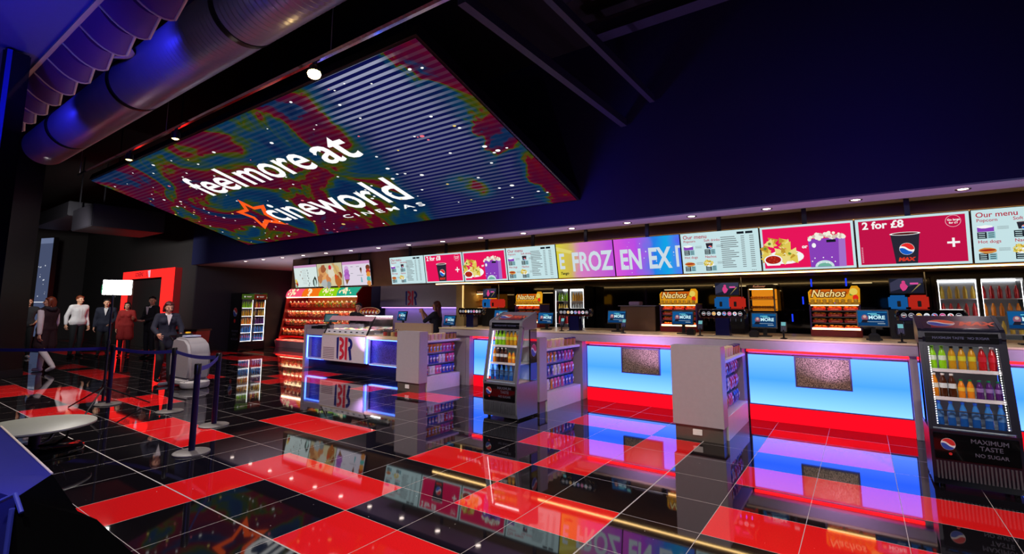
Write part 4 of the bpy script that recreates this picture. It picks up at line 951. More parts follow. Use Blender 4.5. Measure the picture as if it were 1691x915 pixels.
# ------------------------------------------------------------------ ice cream parlour counter
YB0 = 7.65
t = thing('parlour_counter', 'white ice cream counter with blue-glowing bays and a two-colour emblem', 'counter', (-12.1, YB0, 0))
def velvet():
    m, n = node_mat('speckled_blue_panel'); p = n.nodes['Principled BSDF']; L = n.links
    z = n.nodes.new('ShaderNodeTexNoise'); z.inputs['Scale'].default_value = 60; tc = n.nodes.new('ShaderNodeTexCoord'); L.new(tc.outputs['Object'], z.inputs['Vector'])
    c = n.nodes.new('ShaderNodeValToRGB'); c.color_ramp.elements[0].color = (.03, .02, .14, 1); c.color_ramp.elements[1].color = (.12, .08, .42, 1); c.color_ramp.elements[0].position = .35; c.color_ramp.elements[1].position = .65
    L.new(z.outputs['Fac'], c.inputs[0]); L.new(c.outputs[0], p.inputs['Base Color']); p.inputs['Roughness'].default_value = .35; return m
VEL = velvet()
MB().box(0, .10, -.02, .9, 0, 1.09, None, .004).build('end_panel', M['laminate'], t)
MB().box(.10, .83, .0, .9, .84, .99, None, .004).box(.10, .83, .30, .9, .99, 1.09).build('till_shelf', M['laminate'], t)
MB().box(.10, 4.74, .16, .9, .02, .84).build('carcass', VEL, t)
MB().box(.10, .115, .02, .05, .24, .82).build('light_strip', LED_BLUE, t)
for x0, x1 in ((.12, .83), (2.62, 4.74)):
    MB().box(x0, x1, .03, .05, .795, .81).build('light_strip', LED_BLUE, t)
    MB().box(x0, x1, .03, .15, .225, .24).build('light_strip', LED_BLUE, t)
    MB().box(x0, x1, -.0, .16, .24, .255).build('lower_rail', M['white'], t)
MB().box(2.54, 2.56, .0, .03, .24, .82).build('light_strip', LED_BLUE, t)
MB().box(.10, 4.74, .10, .16, .0, .22).build('plinth', mat('plinth_dark_blue', (24, 24, 60), .3), t)
MB().box(2.56, 4.74, -.02, .9, .82, .89, None, .004).build('worktop', M['cream'], t)
fp = MB().box(.83, 2.52, -.04, .14, .24, .862, None, .006).build('front_panel', M['white'], t)
p = Pic(Matrix.Translation((.83, -.042, .24))); br_logo(p, mat('logo_blue', (30, 40, 130), .4), mat('logo_pink', (214, 44, 70), .4), .62, .05, .54)
p.build('emblem', fp)
p = Pic(Matrix.Translation((.83, -.041, .24))); p.rects(mat('slot_grey', (150, 132, 142), .5), [(.08, .05 + .042 * k, .54, .072 + .042 * k) for k in range(7)]); p.build('vent_slots', fp)
# glass display
g = thing('ice_cream_display', 'curved glass ice cream display case on the parlour counter', 'display case', (-11.26, YB0, .866))
MB().box(0, 1.69, -.02, .9, 0, .03, None, .004).build('sill', M['cream'], g)
prof = [(.0, .03), (.14, .36), (.24, .46)]
T0 = None
MB().prism([(.0, .03), (.008, .03), (.15, .36), (.14, .365)], .03, 1.66, 'x').build('front_glass', M['glass'], g)
MB().prism([(.14, .365), (.15, .36), (.25, .46), (.24, .47)], .0, 1.69, 'x').build('top_panel', mat('pink_panel', (214, 168, 178), .3), g)
for x in (0, 1.66): MB().prism([(.0, .03), (.03, .03), (.27, .47), (.24, .47)], x, x + .03, 'x').build('end_frame', M['black'], g)
MB().prism([(.03, .03), (.8, .03), (.8, .47), (.27, .47)], 1.672, 1.678, 'x').build('end_glass', M['glass'], g)
MB().box(0, 1.69, .78, .80, .03, .47).build('back_panel', M['chrome'], g)
MB().box(.05, 1.64, .27, .30, .44, .455).build('light_strip', em('display_tube', (1, 1, 1), 26, True), g)
MB().box(.03, 1.66, .05, .75, .03, .04).build('deck', M['white'], g)
lb = MB().prism([(.012, .035), (.018, .035), (.07, .14), (.064, .145)], .05, 1.64, 'x').build('flavour_strip', mat('flavour_white', (236, 236, 240), .3), g)
p = Pic(frame((.05, .008, .035), (-.46, 0, 0)))
for k in range(7): p.disc(INK, .14 + .22 * k, .055, .05, .014, 12)
p.build('flavour_labels', lb)
IC = [(240, 224, 190), (236, 170, 180), (150, 90, 60), (190, 220, 180), (250, 220, 140), (214, 120, 150), (236, 232, 226)]
for r_ in range(2):
    for k in range(7):
        b = MB().m(M['steel']).lathe([(.095, 0), (.10, .08), (.094, .085)], 14); o = b.build('ice_cream_tub', None, None, 40); o.location = (-11.27 + .17 + .225 * k, YB0 + .26 + .28 * r_, .907)
        MB().ball((0, 0, .075), .09, 2, (1, 1, .45)).build('ice_cream', mat('ice_%d' % ((k + 3 * r_) % 7), IC[(k + 3 * r_) % 7], .6, noise=.15), o, 60)
        tag(o, 'round ice cream tub in the display, %s from left in the %s row' % (ORD[k], ('front', 'back')[r_]), 'tub', 'ice cream tubs')
s_ = thing('promo_sign', 'oval red and gold sundae picture board above the glass display', 'sign', (-11.2, 8.75, 1.32))
MB().box(.3, .36, .01, .03, -.44, .05).build('post', M['steel'], s_); MB().prism([(.33 + .42 * math.cos(a), .12 + .11 * math.sin(a)) for a in [2 * PI * k / 24 for k in range(24)]], 0, .02, 'y').build('board', mat('board_cream', (230, 200, 150), .5), s_)
p = Pic(Matrix.Translation((.33, -.002, .12))); p.disc(mat('print_deepred', (120, 22, 22), .3), 0, 0, .40, .10)
for k in range(16): blob(p, (mat('print_gold', (236, 180, 60), .4), mat('print_red', (200, 40, 40), .4), mat('print_white', (220, 220, 225), .4))[k % 3], -.34 + .045 * k, .03 * math.sin(k * 2.1), .035, k)
p.build('printed_picture', s_)
t = thing('till_screen', 'dark angled till screen left of the ice cream display', 'till', (-11.5, 8.0, 1.09), .5)
MB().box(-.08, .08, -.06, .06, 0, .02).build('foot', M['black'], t); MB().box(-.02, .02, .0, .03, .02, .16).build('stand', M['black'], t)
MB().box(-.19, .19, -.03, .0, .07, .30, frame((0, 0, 0), (-.25, 0, 0)), .006).build('housing', M['black'], t)
p = Pic(frame((0, -.032, .0), (-.25, 0, 0))); p.rect(sc(60, 96, 104, .7), -.16, .09, .16, .28); p.rects(sc(120, 160, 160, .7), [(-.13, .24 - .03 * k, .05, .25 - .03 * k) for k in range(5)]); p.build('picture', t)
t = thing('cash_tray', 'black open cash tray on the low left end of the parlour counter', 'tray', (-11.9, YB0 + .06, .991)); MB().box(.0, .5, 0, .2, 0, .012).box(0, .5, .19, .2, .012, .09).box(0, .012, 0, .2, .012, .07).box(.488, .5, 0, .2, .012, .07).box(.24, .25, .01, .19, .012, .05).build('tray', M['black'], t)
for k in range(4):
    o = MB().lathe([(.045, 0), (.05, .01), (.05, .12), (.04, .14)], 14).build('topping_jar', M['glass'], None, 40); o.location = (-9.15 + .13 * k, 7.85, .891)
    MB().lathe([(.043, .003), (.046, .09), (.001, .1)], 12).build('sprinkles', mat('sprinkle_%d' % k, [(190, 60, 50), (90, 60, 40), (210, 170, 110), (150, 40, 60)][k], .6, noise=.5, nscale=90), o)
    MB().lathe([(.047, .14), (.05, .145), (.05, .165), (.001, .17)], 14).build('lid', M['chrome'], o, 40)
    tag(o, 'small glass topping jar by the left snack rack, %s from left' % ORD[k], 'jar', 'topping jars')
p = Pic(Matrix.Translation((-10.35, 9.556, 1.60))); br_logo(p, mat('logo_blue', (30, 40, 130), .4), mat('logo_pink', (214, 44, 70), .4), 0, 0, .40); o = p.build('wall_emblem', None); tag(o, 'blue and pink two-letter emblem on the pale parlour wall', 'emblem')
tag(MB().box(-8.95, -7.75, 7.95, 8.0, .893, 1.20, None, .004).build('counter_upstand', mat('tan_board', (176, 150, 128), .5)), 'tan upstand board behind the left snack rack', 'board')
# ------------------------------------------------------------------ pick and mix sweets stand
X0, X1, PY = -18.75, -14.35, 10.95
t = thing('sweets_stand', 'tall pick and mix sweets stand with a glowing four-colour canopy', 'sweets stand', (X0, PY, 0)); W = X1 - X0
MB().box(0, W, 1.0, 1.1, 0, 2.3).build('back_board', mat('stand_orange_board', (214, 110, 60), .5), t)
MB().prism([(-.25, .0), (-.32, .26), (-.25, .28), (1.0, .28), (1.0, 0)], -.1, W, 'x').build('base', mat('stand_white', (226, 190, 190), .35), t)
MB().box(0, W, -.28, -.26, .285, .30).build('light_strip', LED_RED, t)
nseg = 10; arc = [(.10 - .30 * math.sin(PI * k / nseg * .5 + .0) , 2.28 - .36 * (1 - math.cos(PI * k / nseg * .5))) for k in range(nseg + 1)]
arc = [(.35 - .35 * math.sin(PI / 2 * k / nseg), 1.93 + .36 * math.cos(PI / 2 * k / nseg)) for k in range(nseg + 1)]
CC = [('pink', (255, 84, 120)), ('orange', (250, 118, 24)), ('lime', (150, 214, 24)), ('teal', (40, 170, 140))]
for k, (nm, c) in enumerate(CC):
    a, b_ = W * k / 4, W * (k + 1) / 4
    cp = MB().prism(arc + [(.35, 1.93)], a, b_, 'x').build('canopy_section', em('canopy_' + nm, c, .95), t, 40); cp['label'] = '%s glowing canopy section' % nm
    q = Pic(frame(((a + b_) / 2, -.012, 2.09), (-.30, 0, 0))); rr = random.Random(k)
    ink = sc(250, 236, 190, 1.0)
    for j in range(16): blob(q, ink, rr.gauss(0, .15 if k != 1 else .07), rr.uniform(-.12, .13), rr.uniform(.03, .06), j, 7, .4)
    q.build('canopy_print', cp)
MB().prism([(.0, .3), (-.2, .3), (-.05, 1.2), (.05, 1.9), (.0, 2.0), (.3, 2.32), (.8, 2.3), (1.1, 1.9), (1.1, 0), (0, 0)], W, W + .06, 'x').build('end_panel', M['red'], t)
MB().prism([(.0, .3), (-.2, .3), (-.05, 1.2), (.05, 1.9), (.3, 1.95), (1.0, 1.9), (1.0, .3)], -.06, 0, 'x').build('end_panel', M['red_deep'], t)
MB().box(0, W, .04, .09, 1.90, 1.925).build('light_strip', em('stand_tube', (1, .70, .40), 15, True), t)
rows = [(1.50, .10), (1.13, .02), (.80, -.06), (.44, -.15)]
for z, y in rows:
    sh = MB().box(0, W, y + .0, 1.0, z - .03, z).box(0, W, y + .0, y + .012, z - .055, z - .03).build('shelf', M['red'], t); MB().box(.02, W - .02, y + .03, y + .07, z - .05, z - .031).build('light_strip', em('stand_tube', (1, .70, .40), 15, True), t)
SWC = [(240, 110, 60), (250, 176, 90), (240, 90, 90), (246, 216, 150), (220, 150, 90), (250, 150, 140), (150, 196, 90), (246, 196, 80)]
BIN, SWT = None, {}
NB = 16
for r_, (z, y) in enumerate(rows):
    for k in range(NB):
        if BIN is None:
            BIN = MB().m(M['glass']).prism([(0, 0), (-.02, .19), (.05, .242), (.4, .242), (.4, 0)], -.118, .118, 'x').build('sweet_bin', None)
            MB().prism([(.02, .008), (.02, .09), (.12, .17), (.38, .17), (.38, .008)], -.108, .108, 'x').build('lid_rim', M['white'], BIN); bpy.data.objects.remove(BIN.children[0])
            MB().prism([(-.026, .19), (-.026, .205), (.045, .256), (.4, .256), (.4, .244), (.05, .244)], -.12, .12, 'x').build('lid', glass('bin_lid_clear', (.95, .9, .85), .2), BIN); MB().prism([(-.06, .207), (.06, .207), (.0, .268)], -.03, .0, 'y').build('scoop', mat('scoop_white', (240, 226, 206), .3), BIN); o = BIN
        else: o = dup(BIN, (0, 0, 0))
        c = (k * 3 + r_ * 5 + k * k) % 8
        if r_ == 0 and 6 < k < 12: c = 6 if k % 2 else 7
        o.location = (X0 + .14 + (W - .28) * k / (NB - 1), PY + y + .05, z + .001)
        if c not in SWT:
            b = MB(); rr = random.Random(c)
            for i in range(34): b.ball((rr.uniform(-.08, .08), rr.uniform(.045, .16), rr.uniform(.045, .175)), rr.uniform(.03, .038), 1)
            SWT[c] = b.build('sweets', mat('sweets_%d' % c, SWC[c], .3), o)
        else:
            s2 = SWT[c].copy(); C.objects.link(s2); s2.parent = o
        tag(o, 'clear sweet bin, %s from left on the %s shelf of the sweets stand' % (ORD[k], ('top', 'second', 'third', 'bottom')[r_]), 'sweet bin', 'clear bins of the sweets stand')
# ------------------------------------------------------------------ tall two-door fridge by the far wall
t = thing('double_fridge', 'tall black two-door drinks fridge glowing by the far left wall', 'fridge', (-18.0, 8.84, 0), PI / 2); W, H = .95, 2.04     # local -y looks to +x of the world
TF = frame()
b = MB().box(0, .03, 0, .72, 0, H).box(W - .03, W, 0, .72, 0, H).box(.03, W - .03, 0, .72, H - .04, H).box(.03, W - .03, .0, .72, .04, .30); b.build('carcass', M['black_gloss'], t)
MB().box(.03, W - .03, .68, .72, .30, H - .04).build('back_panel', mat('cooler_liner', (205, 212, 220), .4), t)
for s_ in (0, 1):
    x0 = .03 + s_ * (W / 2 - .02); x1 = x0 + W / 2 - .04
    hd = MB().box(x0, x1, -.012, .05, H - .22, H - .04).build('header', em('fridge_header_%d' % s_, ((70, 96, 30), (110, 34, 24))[s_], .6), t)
    q = Pic(Matrix.Translation((x0, -.014, H - .18))); q.disc(sc(226, 226, 226, .7), .1, .05, .028); q.rects(sc(226, 200, 190, .6), [(.16, .055, .34, .07), (.18, .03, .32, .042)]); q.build('header_print', hd)
    d = MB().box(x0, x0 + .022, -.02, .0, .30, H - .22).box(x1 - .022, x1, -.02, 0, .30, H - .22).box(x0 + .022, x1 - .022, -.02, 0, .30, .33).build('door', M['black'], t)
    MB().box(x0 + .022, x1 - .022, -.012, -.006, .33, H - .22).build('door_glass', M['glass'], d)
    MB().box(x1 - .03 if s_ == 0 else x0 + .02, x1 - .02 if s_ == 0 else x0 + .03, -.05, -.03, .9, 1.25).build('handle', M['steel'], d)
    for xx in (x0 + .025, x1 - .033): MB().box(xx, xx + .008, .01, .02, .34, H - .25).build('light_strip', LED_WHITE, t)
    for r_ in range(5):
        z = .345 + .292 * r_; MB().box(x0, x1, .03, .66, z - .014, z - .002).build('shelf', M['white'], t); MB().box(x0 + .02, x1 - .02, .012, .026, z - .012, z - .004).build('light_strip', LED_WHITE, t)  # strips under the shelves are added to brighten the bottles
        for k in range(5):
            c = [('water',) * 5, ('water',) * 5, ('orange', 'orange', 'gold', 'orange', 'orange') if s_ == 0 else ('purple',) * 5, ('amber',) * 5 if s_ == 0 else ('gold', 'cola', 'gold', 'amber', 'gold'), ('lime',) * 5 if s_ == 0 else ('red', 'orange', 'red', 'gold', 'orange')][r_][k]
            lx = x0 + .055 + (x1 - x0 - .11) * k / 4
            o = MB().lathe([(.03, 0), (.032, .01), (.032, .13), (.014, .19), (.014, .22)], 8).build('bottle', mat('drink_' + c, BG[c], .12, coat=.5), None, 50)
            o.location = (-18.0 - .08, 8.84 + lx, z)
            tag(o, '%s bottle, %s from left, %s shelf, %s door, tall fridge' % (c, ORD[k], ('lowest', 'second', 'third', 'fourth', 'top')[r_], ('left', 'right')[s_]), 'bottle', 'bottles in the tall far fridge')
q = Pic(frame((-.001, .66, 0), (0, 0, -PI / 2))); q.globe(mat('print_red', (200, 40, 40), .4), mat('print_white', (220, 220, 225), .4), mat('print_blue', (40, 70, 170), .4), .32, 1.36, .16, .9); q.disc(mat('print_red', (200, 40, 40), .4), .32, 1.05, .07)
q.text(mat('print_silver', (84, 84, 104), .4), 'MAXIMUM', .14, .66, .10); q.text(mat('print_silver', (84, 84, 104), .4), 'TASTE', .2, .54, .10); q.text(mat('print_silver', (84, 84, 104), .4), 'NO SUGAR', .13, .38, .10); q.build('side_print', t)

# ------------------------------------------------------------------ portal, totem, pillar, ceiling pieces
t = thing('red_portal', 'glowing red doorway portal lettered SCREENS at the far wall', 'doorway', (-25.25, 7.5, 0))
RP = em('portal_red', (1.7, .03, .025), 1.0, True)
MB().box(0, .65, 0, .02, 0, 2.66).box(3.98, 5.05, 0, .02, 0, 2.66).box(0, 5.05, 0, .02, 2.66, 2.97).build('glowing_surround', RP, t)
MB().box(0, .65, .021, .255, 0, 2.66).box(3.98, 5.05, .021, .255, 0, 2.66).box(0, 5.05, .021, .255, 2.66, 2.97).build('deep_frame', mat('portal_side_red', (150, 24, 26), .5), t)
MB().box(.65, 3.98, .2, .255, 0, 2.66).build('passage_shade_sheet', mat('passage_dark', (40, 38, 40), .8), t)  # dark sheet painted for the shade inside the passage
p = Pic(Matrix.Translation((0, -.003, 2.70))); p.text(INK, 'SCREENS', 1.35, .05, .22, .006, 0, sx=.95); p.text(INK, '5', 2.5, .05, .22, .006); p.build('lettering', t)
q = Pic(Matrix.Translation((2.62, -.004, 2.68))); q.poly(sc(240, 200, 220), [(0, .26), (.26, .28), (.26, .0), (.12, .0)]); q.build('paper_notice', t)
tp = at(57, 569, z=0)
t = thing('display_totem', 'tall pale video totem behind the walking woman on the far left', 'screen', (tp.x, tp.y, 0), .3)
MB().box(-.40, .40, .02, .2, 0, .3).build('foot', M['black'], t); MB().box(-.42, .42, .02, .2, .3, 4.45).build('housing', M['black'], t)
p = Pic(Matrix.Translation((0, .018, 0))); p.rect(sc(92, 104, 140, .55), -.40, .32, .40, 4.43); p.rect(sc(120, 134, 170, .7), -.40, 4.2, .40, 4.43); p.rect(sc(236, 240, 250, .9), -.40, 1.72, .40, 1.75)
for k in range(14): p.disc(sc(235, 240, 250, .9), R.uniform(-.36, .3), R.uniform(.9, 3.6), R.uniform(.012, .03), seg=8)
p.rects(sc(40, 46, 70, .5), [(-.36, .95 - .07 * k, -.05, .97 - .07 * k) for k in range(3)]); p.build('picture', t)
pp = at(-28, 626, z=0)
t = thing('hall_pillar', 'broad black pillar at the left edge of the hall', 'pillar', (pp.x, pp.y, 0), .55)
MB().box(-.42, .42, -.42, .42, 0, 6.15, None, .02).build('shaft', M['black'], t); MB().box(-.44, .44, -.44, .44, 0, .18, None, .01).build('skirting', M['dark'], t)
MB().box(-.42, .42, -.46, -.43, 4.2, 5.8).build('blue_banner', mat('banner_blue', (36, 44, 150), .5), t)
lamp('SPOT', 'pillar_uplight', (pp.x + .5, pp.y - 1.1, .25), 25, (.03, .08, 1), (pp.x, pp.y - .4, .8), .05, 60)
t = thing('ventilation_duct', 'big round spiral ventilation duct running under the ceiling', 'duct', (0, 0, 0))
pr = []; x = -2.0
b = MB(); rr_ = .37; cy_, cz_ = 2.60, 5.0
N_ = 260
pts = [(-2.6 - 11.6 * k / N_, cy_ + .02 * k / N_, cz_) for k in range(N_ + 1)]
b.tube(pts, [rr_ + (.02 if k % 2 else 0) for k in range(N_ + 1)], 40); b.build('spiral_tube', M['duct'], t, 25)
for x in (-5.6, -8.9, -12.2): MB().tube([(x, cy_, cz_), (x - .08, cy_, cz_)], .40, 40).build('joint_band', M['black'], t, 40)
MB().tube([(-6.0, cy_ + .03, cz_ + .35), (-6.0, cy_ + .03, ZC)], .18, 24).build('riser', M['duct'], t, 40)
MB().box(-6.4, -6.25, cy_ - .75, cy_ - .1, cz_ + .39, cz_ + .43).build('hanger_plate', mat('pale_bracket', (170, 160, 160), .5), t)
t = thing('ceiling_diffuser', 'round ceiling air diffuser with concentric rings left of the duct', 'vent', (-7.95, 1.92, 5.0))
MB().lathe([(.245, .0), (.26, -.012), (.30, -.012), (.315, .0), (.30, .03)], 32, caps=False).build('outer_ring', M['rim'], t, 40)
for k, r_ in enumerate((.20, .155, .11, .065)): MB().lathe([(r_, -.004 - .01 * k), (r_ + .012, -.006 - .01 * k), (r_ - .012, .05), (r_ - .02, .05)], 28, caps=False).build('inner_ring', M['grey'], t, 40)
MB().lathe([(.24, .05), (.24, 1.2), (.22, 1.2), (.22, .05)], 24).build('neck', M['black'], t, 40)
for k, (x0, x1, y0, y1, z0, z1) in enumerate(((-19.6, -17.7, 4.4, 6.2, 3.85, 4.5), (-24.0, -19.7, 4.3, 5.3, 4.35, 4.8))):
    tag(MB().box(x0, x1, y0, y1, z0, z1, None, .02).box(x0 + .1, x0 + .13, y0 + .1, y0 + .13, z1 - .01, ZC).box(x1 - .13, x1 - .1, y1 - .13, y1 - .1, z1 - .01, ZC).build('square_duct', mat('dark_duct', (26, 22, 30), .5, .3)), ('dark square duct with a red-lit underside above the portal', 'long dark square duct left of the red-lit one')[k], 'duct')
t = thing('exit_sign', 'small green and white exit sign on the far left wall', 'sign', (-26.6, 7.70, 2.25))
MB().box(-1.9, -1.4, .0, .05, -.1, .3).build('housing', M['white'], t); p = Pic(Matrix.Translation((-1.65, -.002, .1))); p.rect(sc(30, 150, 90, .9), -.24, -.18, .24, .18); p.disc(sc(250, 255, 250, 1), .0, .09, .05); p.poly(sc(250, 255, 250, 1), [(-.1, -.14), (-.02, .04), (.08, .04), (.12, -.05), (.06, -.14)]); p.build('pictogram', t)
# illuminated canopy of scalloped panels close by on the left
t = thing('scalloped_canopy', 'blue-lit canopy with a row of purple scalloped panels, top left', 'canopy', (-7.35, .92, 3.62)); LC = 5.6
MB().box(0, LC, -.03, .0, -.02, .05).build('edge_trim', M['rim'], t)
MB().prism([(0, -.03), (LC, -.03), (LC, -1.3), (1.9, -1.3)], .0, .03, 'z').build('soffit_board', mat('canopy_blue_board', (70, 74, 170), .6), t)
MB().box(-.06, .0, -.06, .03, -2.2, .3, frame((0, -.03, 0))).build('upright_post', mat('post_mauve', (150, 130, 170), .5), t)
x = -.42
for k in range(11):
    wd = .40
    b = MB(); n_ = 8; vs = []
    for i in range(n_ + 1):
        a = i / n_
        for j_, xx in enumerate((x, x + wd)):
            out = .03 + (.14 + .006 * k) * math.sin(a * PI / 2) + (.0 if j_ else .07)
            vs.append((xx, out * a ** .6, -.02 - .16 * math.sin(a * PI * .62) + .05 * a))
    vs += [(v[0], v[1] + .006, v[2] + .018) for v in vs]; q_ = 2 * (n_ + 1)
    fs = [(2 * i, 2 * i + 1, 2 * i + 3, 2 * i + 2) for i in range(n_)] + [(q_ + 2 * i, q_ + 2 * i + 2, q_ + 2 * i + 3, q_ + 2 * i + 1) for i in range(n_)]
    fs += [(2 * i, 2 * i + 2, q_ + 2 * i + 2, q_ + 2 * i) for i in range(n_)] + [(2 * i + 1, q_ + 2 * i + 1, q_ + 2 * i + 3, 2 * i + 3) for i in range(n_)] + [(0, q_, q_ + 1, 1), (2 * n_, 2 * n_ + 1, q_ + 2 * n_ + 1, q_ + 2 * n_)]
    b.faces(vs, fs); s2 = b.build('scallop_panel', M['purple'], t, 60)
    e0, e1 = Vector(vs[2 * n_]), Vector(vs[2 * n_ + 1])
    b = MB().tube([e0, e1], .011, 8).tube([Vector(vs[2 * i]) for i in range(n_ + 1)], .009, 8); b.build('panel_edge', M['rim'], s2, 50)
    x += wd + .015
cp_ = at(-80, 880, z=0) - Vector((-7.35, .92, 0)); pz_ = -3.62
MB().box(cp_.x - .08, cp_.x + .08, cp_.y - .08, cp_.y + .08, pz_, -.03, None, .01).build('black_post', M['black_gloss'], t)
MB().box(cp_.x + .082, cp_.x + .092, cp_.y - .06, cp_.y - .03, pz_ + 1.2, -.03).build('post_edge_strip', mat('strip_blue', (40, 60, 230), .3), t)
lamp('SPOT', 'canopy_light', (-4.6, 1.9, 2.3), 9, (.75, .55, 1), (-5.2, 1.0, 3.7), .1, 110)  # added violet fill on the scallops, no fitting behind it
lamp('SPOT', 'canopy_blue', (-4.3, .1, 2.4), 30, (.03, .06, 1), (-4.8, .3, 3.7), .1, 120)  # added blue fill for the underside board, no fitting behind it

# ------------------------------------------------------------------ barrier posts, table, lamp on its tripod, scrubber
PTS = [at(316, 748, z=0), at(353, 703, z=0), at(280, 680, z=0), at(178, 668, z=0)]
LB = ['nearest blue-black barrier post with its grey base on the tiles', 'blue-black barrier post right of the nearest one, beside the red tiles', 'blue-black barrier post in front of the floor scrubber', 'blue-black barrier post furthest left by the lamp tripod']
def post(i, to=None):
    P_ = PTS[i]; t = thing('barrier_post', LB[i], 'barrier post', (P_.x, P_.y, 0), 0, 'retractable belt barrier posts')
    MB().lathe([(.18, 0), (.18, .012), (.165, .02), (.05, .028)], 28).build('base', M['base'], t, 40)
    MB().lathe([(.032, .02), (.032, .90)], 18).build('tube', M['post'], t, 40)
    MB().lathe([(.036, .84), (.036, .945), (.03, .955), (.001, .955)], 18).build('belt_head', M['black'], t, 40)
    if to is not None:
        d = Vector((to.x - P_.x, to.y - P_.y, 0)); n = d.normalized(); L_ = d.length - .05; a = math.atan2(d.y, d.x)
        b = MB(); vs = []; N_ = 12
        for k in range(N_ + 1):
            s_ = .04 + (L_ - .04) * k / N_; sag = -.035 * math.sin(PI * k / N_)
            for z in (.87, .92): vs += [(s_, -.0012, z + sag), (s_, .0012, z + sag)]
        fs = []
        for k in range(N_):
            q = 4 * k; fs += [(q, q + 4, q + 6, q + 2), (q + 1, q + 3, q + 7, q + 5), (q, q + 1, q + 5, q + 4), (q + 2, q + 6, q + 7, q + 3)]
        b.faces(vs, fs, Matrix.Rotation(a, 4, 'Z')); b.build('belt', M['blue_belt'], t)
    return t
post(0, PTS[1]); post(1, PTS[2]); post(2, PTS[3]); post(3, at(-160, 664, z=0))
bb = PTS[0]; d = PTS[3] - PTS[0]
tpz = at(60, 702, z=.31)
t = thing('round_table', 'low round pale-topped table at the left edge of the floor', 'table', (tpz.x, tpz.y, 0))
MB().lathe([(.50, .29), (.51, .297), (.51, .312), (.50, .318), (.001, .318)], 48).build('table_top', M['table'], t, 40)
MB().lathe([(.505, .285), (.50, .29), (.001, .29), (.001, .283)], 48, caps=False).build('rim_underside', M['black'], t, 40)
MB().lathe([(.05, .05), (.05, .285)], 18).build('column', M['dark'], t, 40)
for k in range(4):
    a = PI / 4 + k * PI / 2; c, s_ = math.cos(a), math.sin(a)
    MB().tube([(.05 * c, .05 * s_, .09), (.2 * c, .2 * s_, .10), (.30 * c, .30 * s_, .17), (.33 * c, .33 * s_, .285)], .014, 8).build('strut', M['black'], t, 50)
MB().lathe([(.40, 0), (.42, .02), (.42, .05), (.40, .06), (.001, .065)], 40).build('base', M['black_gloss'], t, 40)
tri = at(168, 676, z=0)
t = thing('lamp_stand', 'black tripod stand carrying the glaring white lamp', 'lamp stand', (tri.x, tri.y, 0), .3)
for k in range(3):
    a = 2 * PI * k / 3 - .9; MB().tube([(0, 0, .34), (.62 * math.cos(a), .62 * math.sin(a), .012)], .011, 8).build('leg', M['black'], t)
    
MB().tube([(0, 0, .12), (0, 0, 1.735)], [.018, .014], 10).build('pole', M['black'], t); MB().lathe([(.028, .30), (.028, .38)], 12).build('collar', M['dark'], t, 40); MB().lathe([(.025, 1.0), (.025, 1.05)], 12).build('collar', M['dark'], t, 40)
lp = thing('work_lamp', 'glaring white rectangular lamp panel on the tripod stand', 'lamp', (tri.x, tri.y, 1.74), math.radians(62))
MB().box(-.15, .24, .0, .07, .02, .27, None, .01).build('housing', M['black'], lp); MB().box(-.14, .23, -.008, -.001, .03, .26).build('diffuser', em('lamp_white', (1, .97, .9), 22, True), lp)
MB().box(-.14, .23, -.05, .0, .262, .27, frame((0, 0, 0), (.0, 0, 0))).build('top_flap', M['dark'], lp); MB().box(-.02, .02, .02, .05, -.01, .04).build('bracket', M['dark'], lp)

sb = at(309, 638, z=0)
t = thing('floor_scrubber', 'grey walk-behind floor scrubber with a rounded tank', 'floor cleaning machine', (sb.x, sb.y, 0), math.radians(92))       # local -y is its front
sh = [(-.42, .16), (-.46, .35), (-.44, .66), (-.34, .86), (-.18, .95), (.20, .97), (.30, .93), (.34, .60), (.36, .16)]
b = MB().prism(sh, -.20, .20, 'x'); bmesh.ops.bevel(b.bm, geom=b.bm.edges[:], offset=.045, segments=3, affect='EDGES'); b.build('tank', mat('scrubber_grey', (150, 146, 150), .4), t, 50)
MB().box(-.22, .22, -.40, .30, .06, .18, None, .03).build('chassis', mat('scrubber_pale', (190, 186, 186), .45), t, 40)
MB().lathe([(.23, .015), (.25, .05), (.25, .12), (.17, .15)], 28, frame((0, -.30, 0))).build('brush_deck', mat('scrubber_pale', (190, 186, 186), .45), t, 40)
MB().box(-.33, .33, .42, .50, .01, .07, None, .015).box(-.03, .03, .3, .46, .05, .11).build('squeegee', M['silver'], t)
for s_ in (-1, 1):
    MB().lathe([(.11, -.025), (.12, -.02), (.12, .02), (.11, .025)], 20, frame((s_ * .20, .22, .12), (0, PI / 2, 0))).build('wheel', M['black'], t, 40)
MB().tube([(-.19, .30, .90), (-.19, .48, .98), (.19, .48, .98), (.19, .30, .90)], .017, 10).build('handle', M['black'], t, 50)
MB().box(-.14, .14, .20, .34, .95, 1.03, None, .02).build('control_panel', M['dark'], t); MB().lathe([(.05, 0), (.045, .03), (.001, .035)], 16, frame((.06, .27, 1.03))).build('yellow_knob', M['yellow'], t, 40)
MB().prism([(-.12, -.10), (.14, -.12), (.16, .10), (-.10, .12)], .972, 1.0, 'z', frame((.0, .02, 0))).build('pale_cloth', mat('pale_blue_cloth', (180, 186, 214), .9), t)
p = Pic(frame((.203, -.2, .70), (0, 0, PI / 2))); p.rect(mat('sticker_white', (236, 236, 240), .4), 0, 0, .15, .09); p.rects(mat('sticker_ink', (60, 60, 70), .5), [(.02, .03, .13, .042), (.02, .055, .10, .066)]); p.build('sticker', t)
rs = at(338, 583, z=0)
t = thing('merchandise_bin', 'low dark bin with a red and white wavy-striped front by the far wall', 'bin', (rs.x + 1.0, rs.y - 1.2, 0), .6)
MB().prism([(-.45, 0), (.45, 0), (.52, .8), (-.52, .8)], 0, .7, 'y').build('body', M['red_deep'], t); p = Pic(Matrix.Translation((0, -.003, 0)))
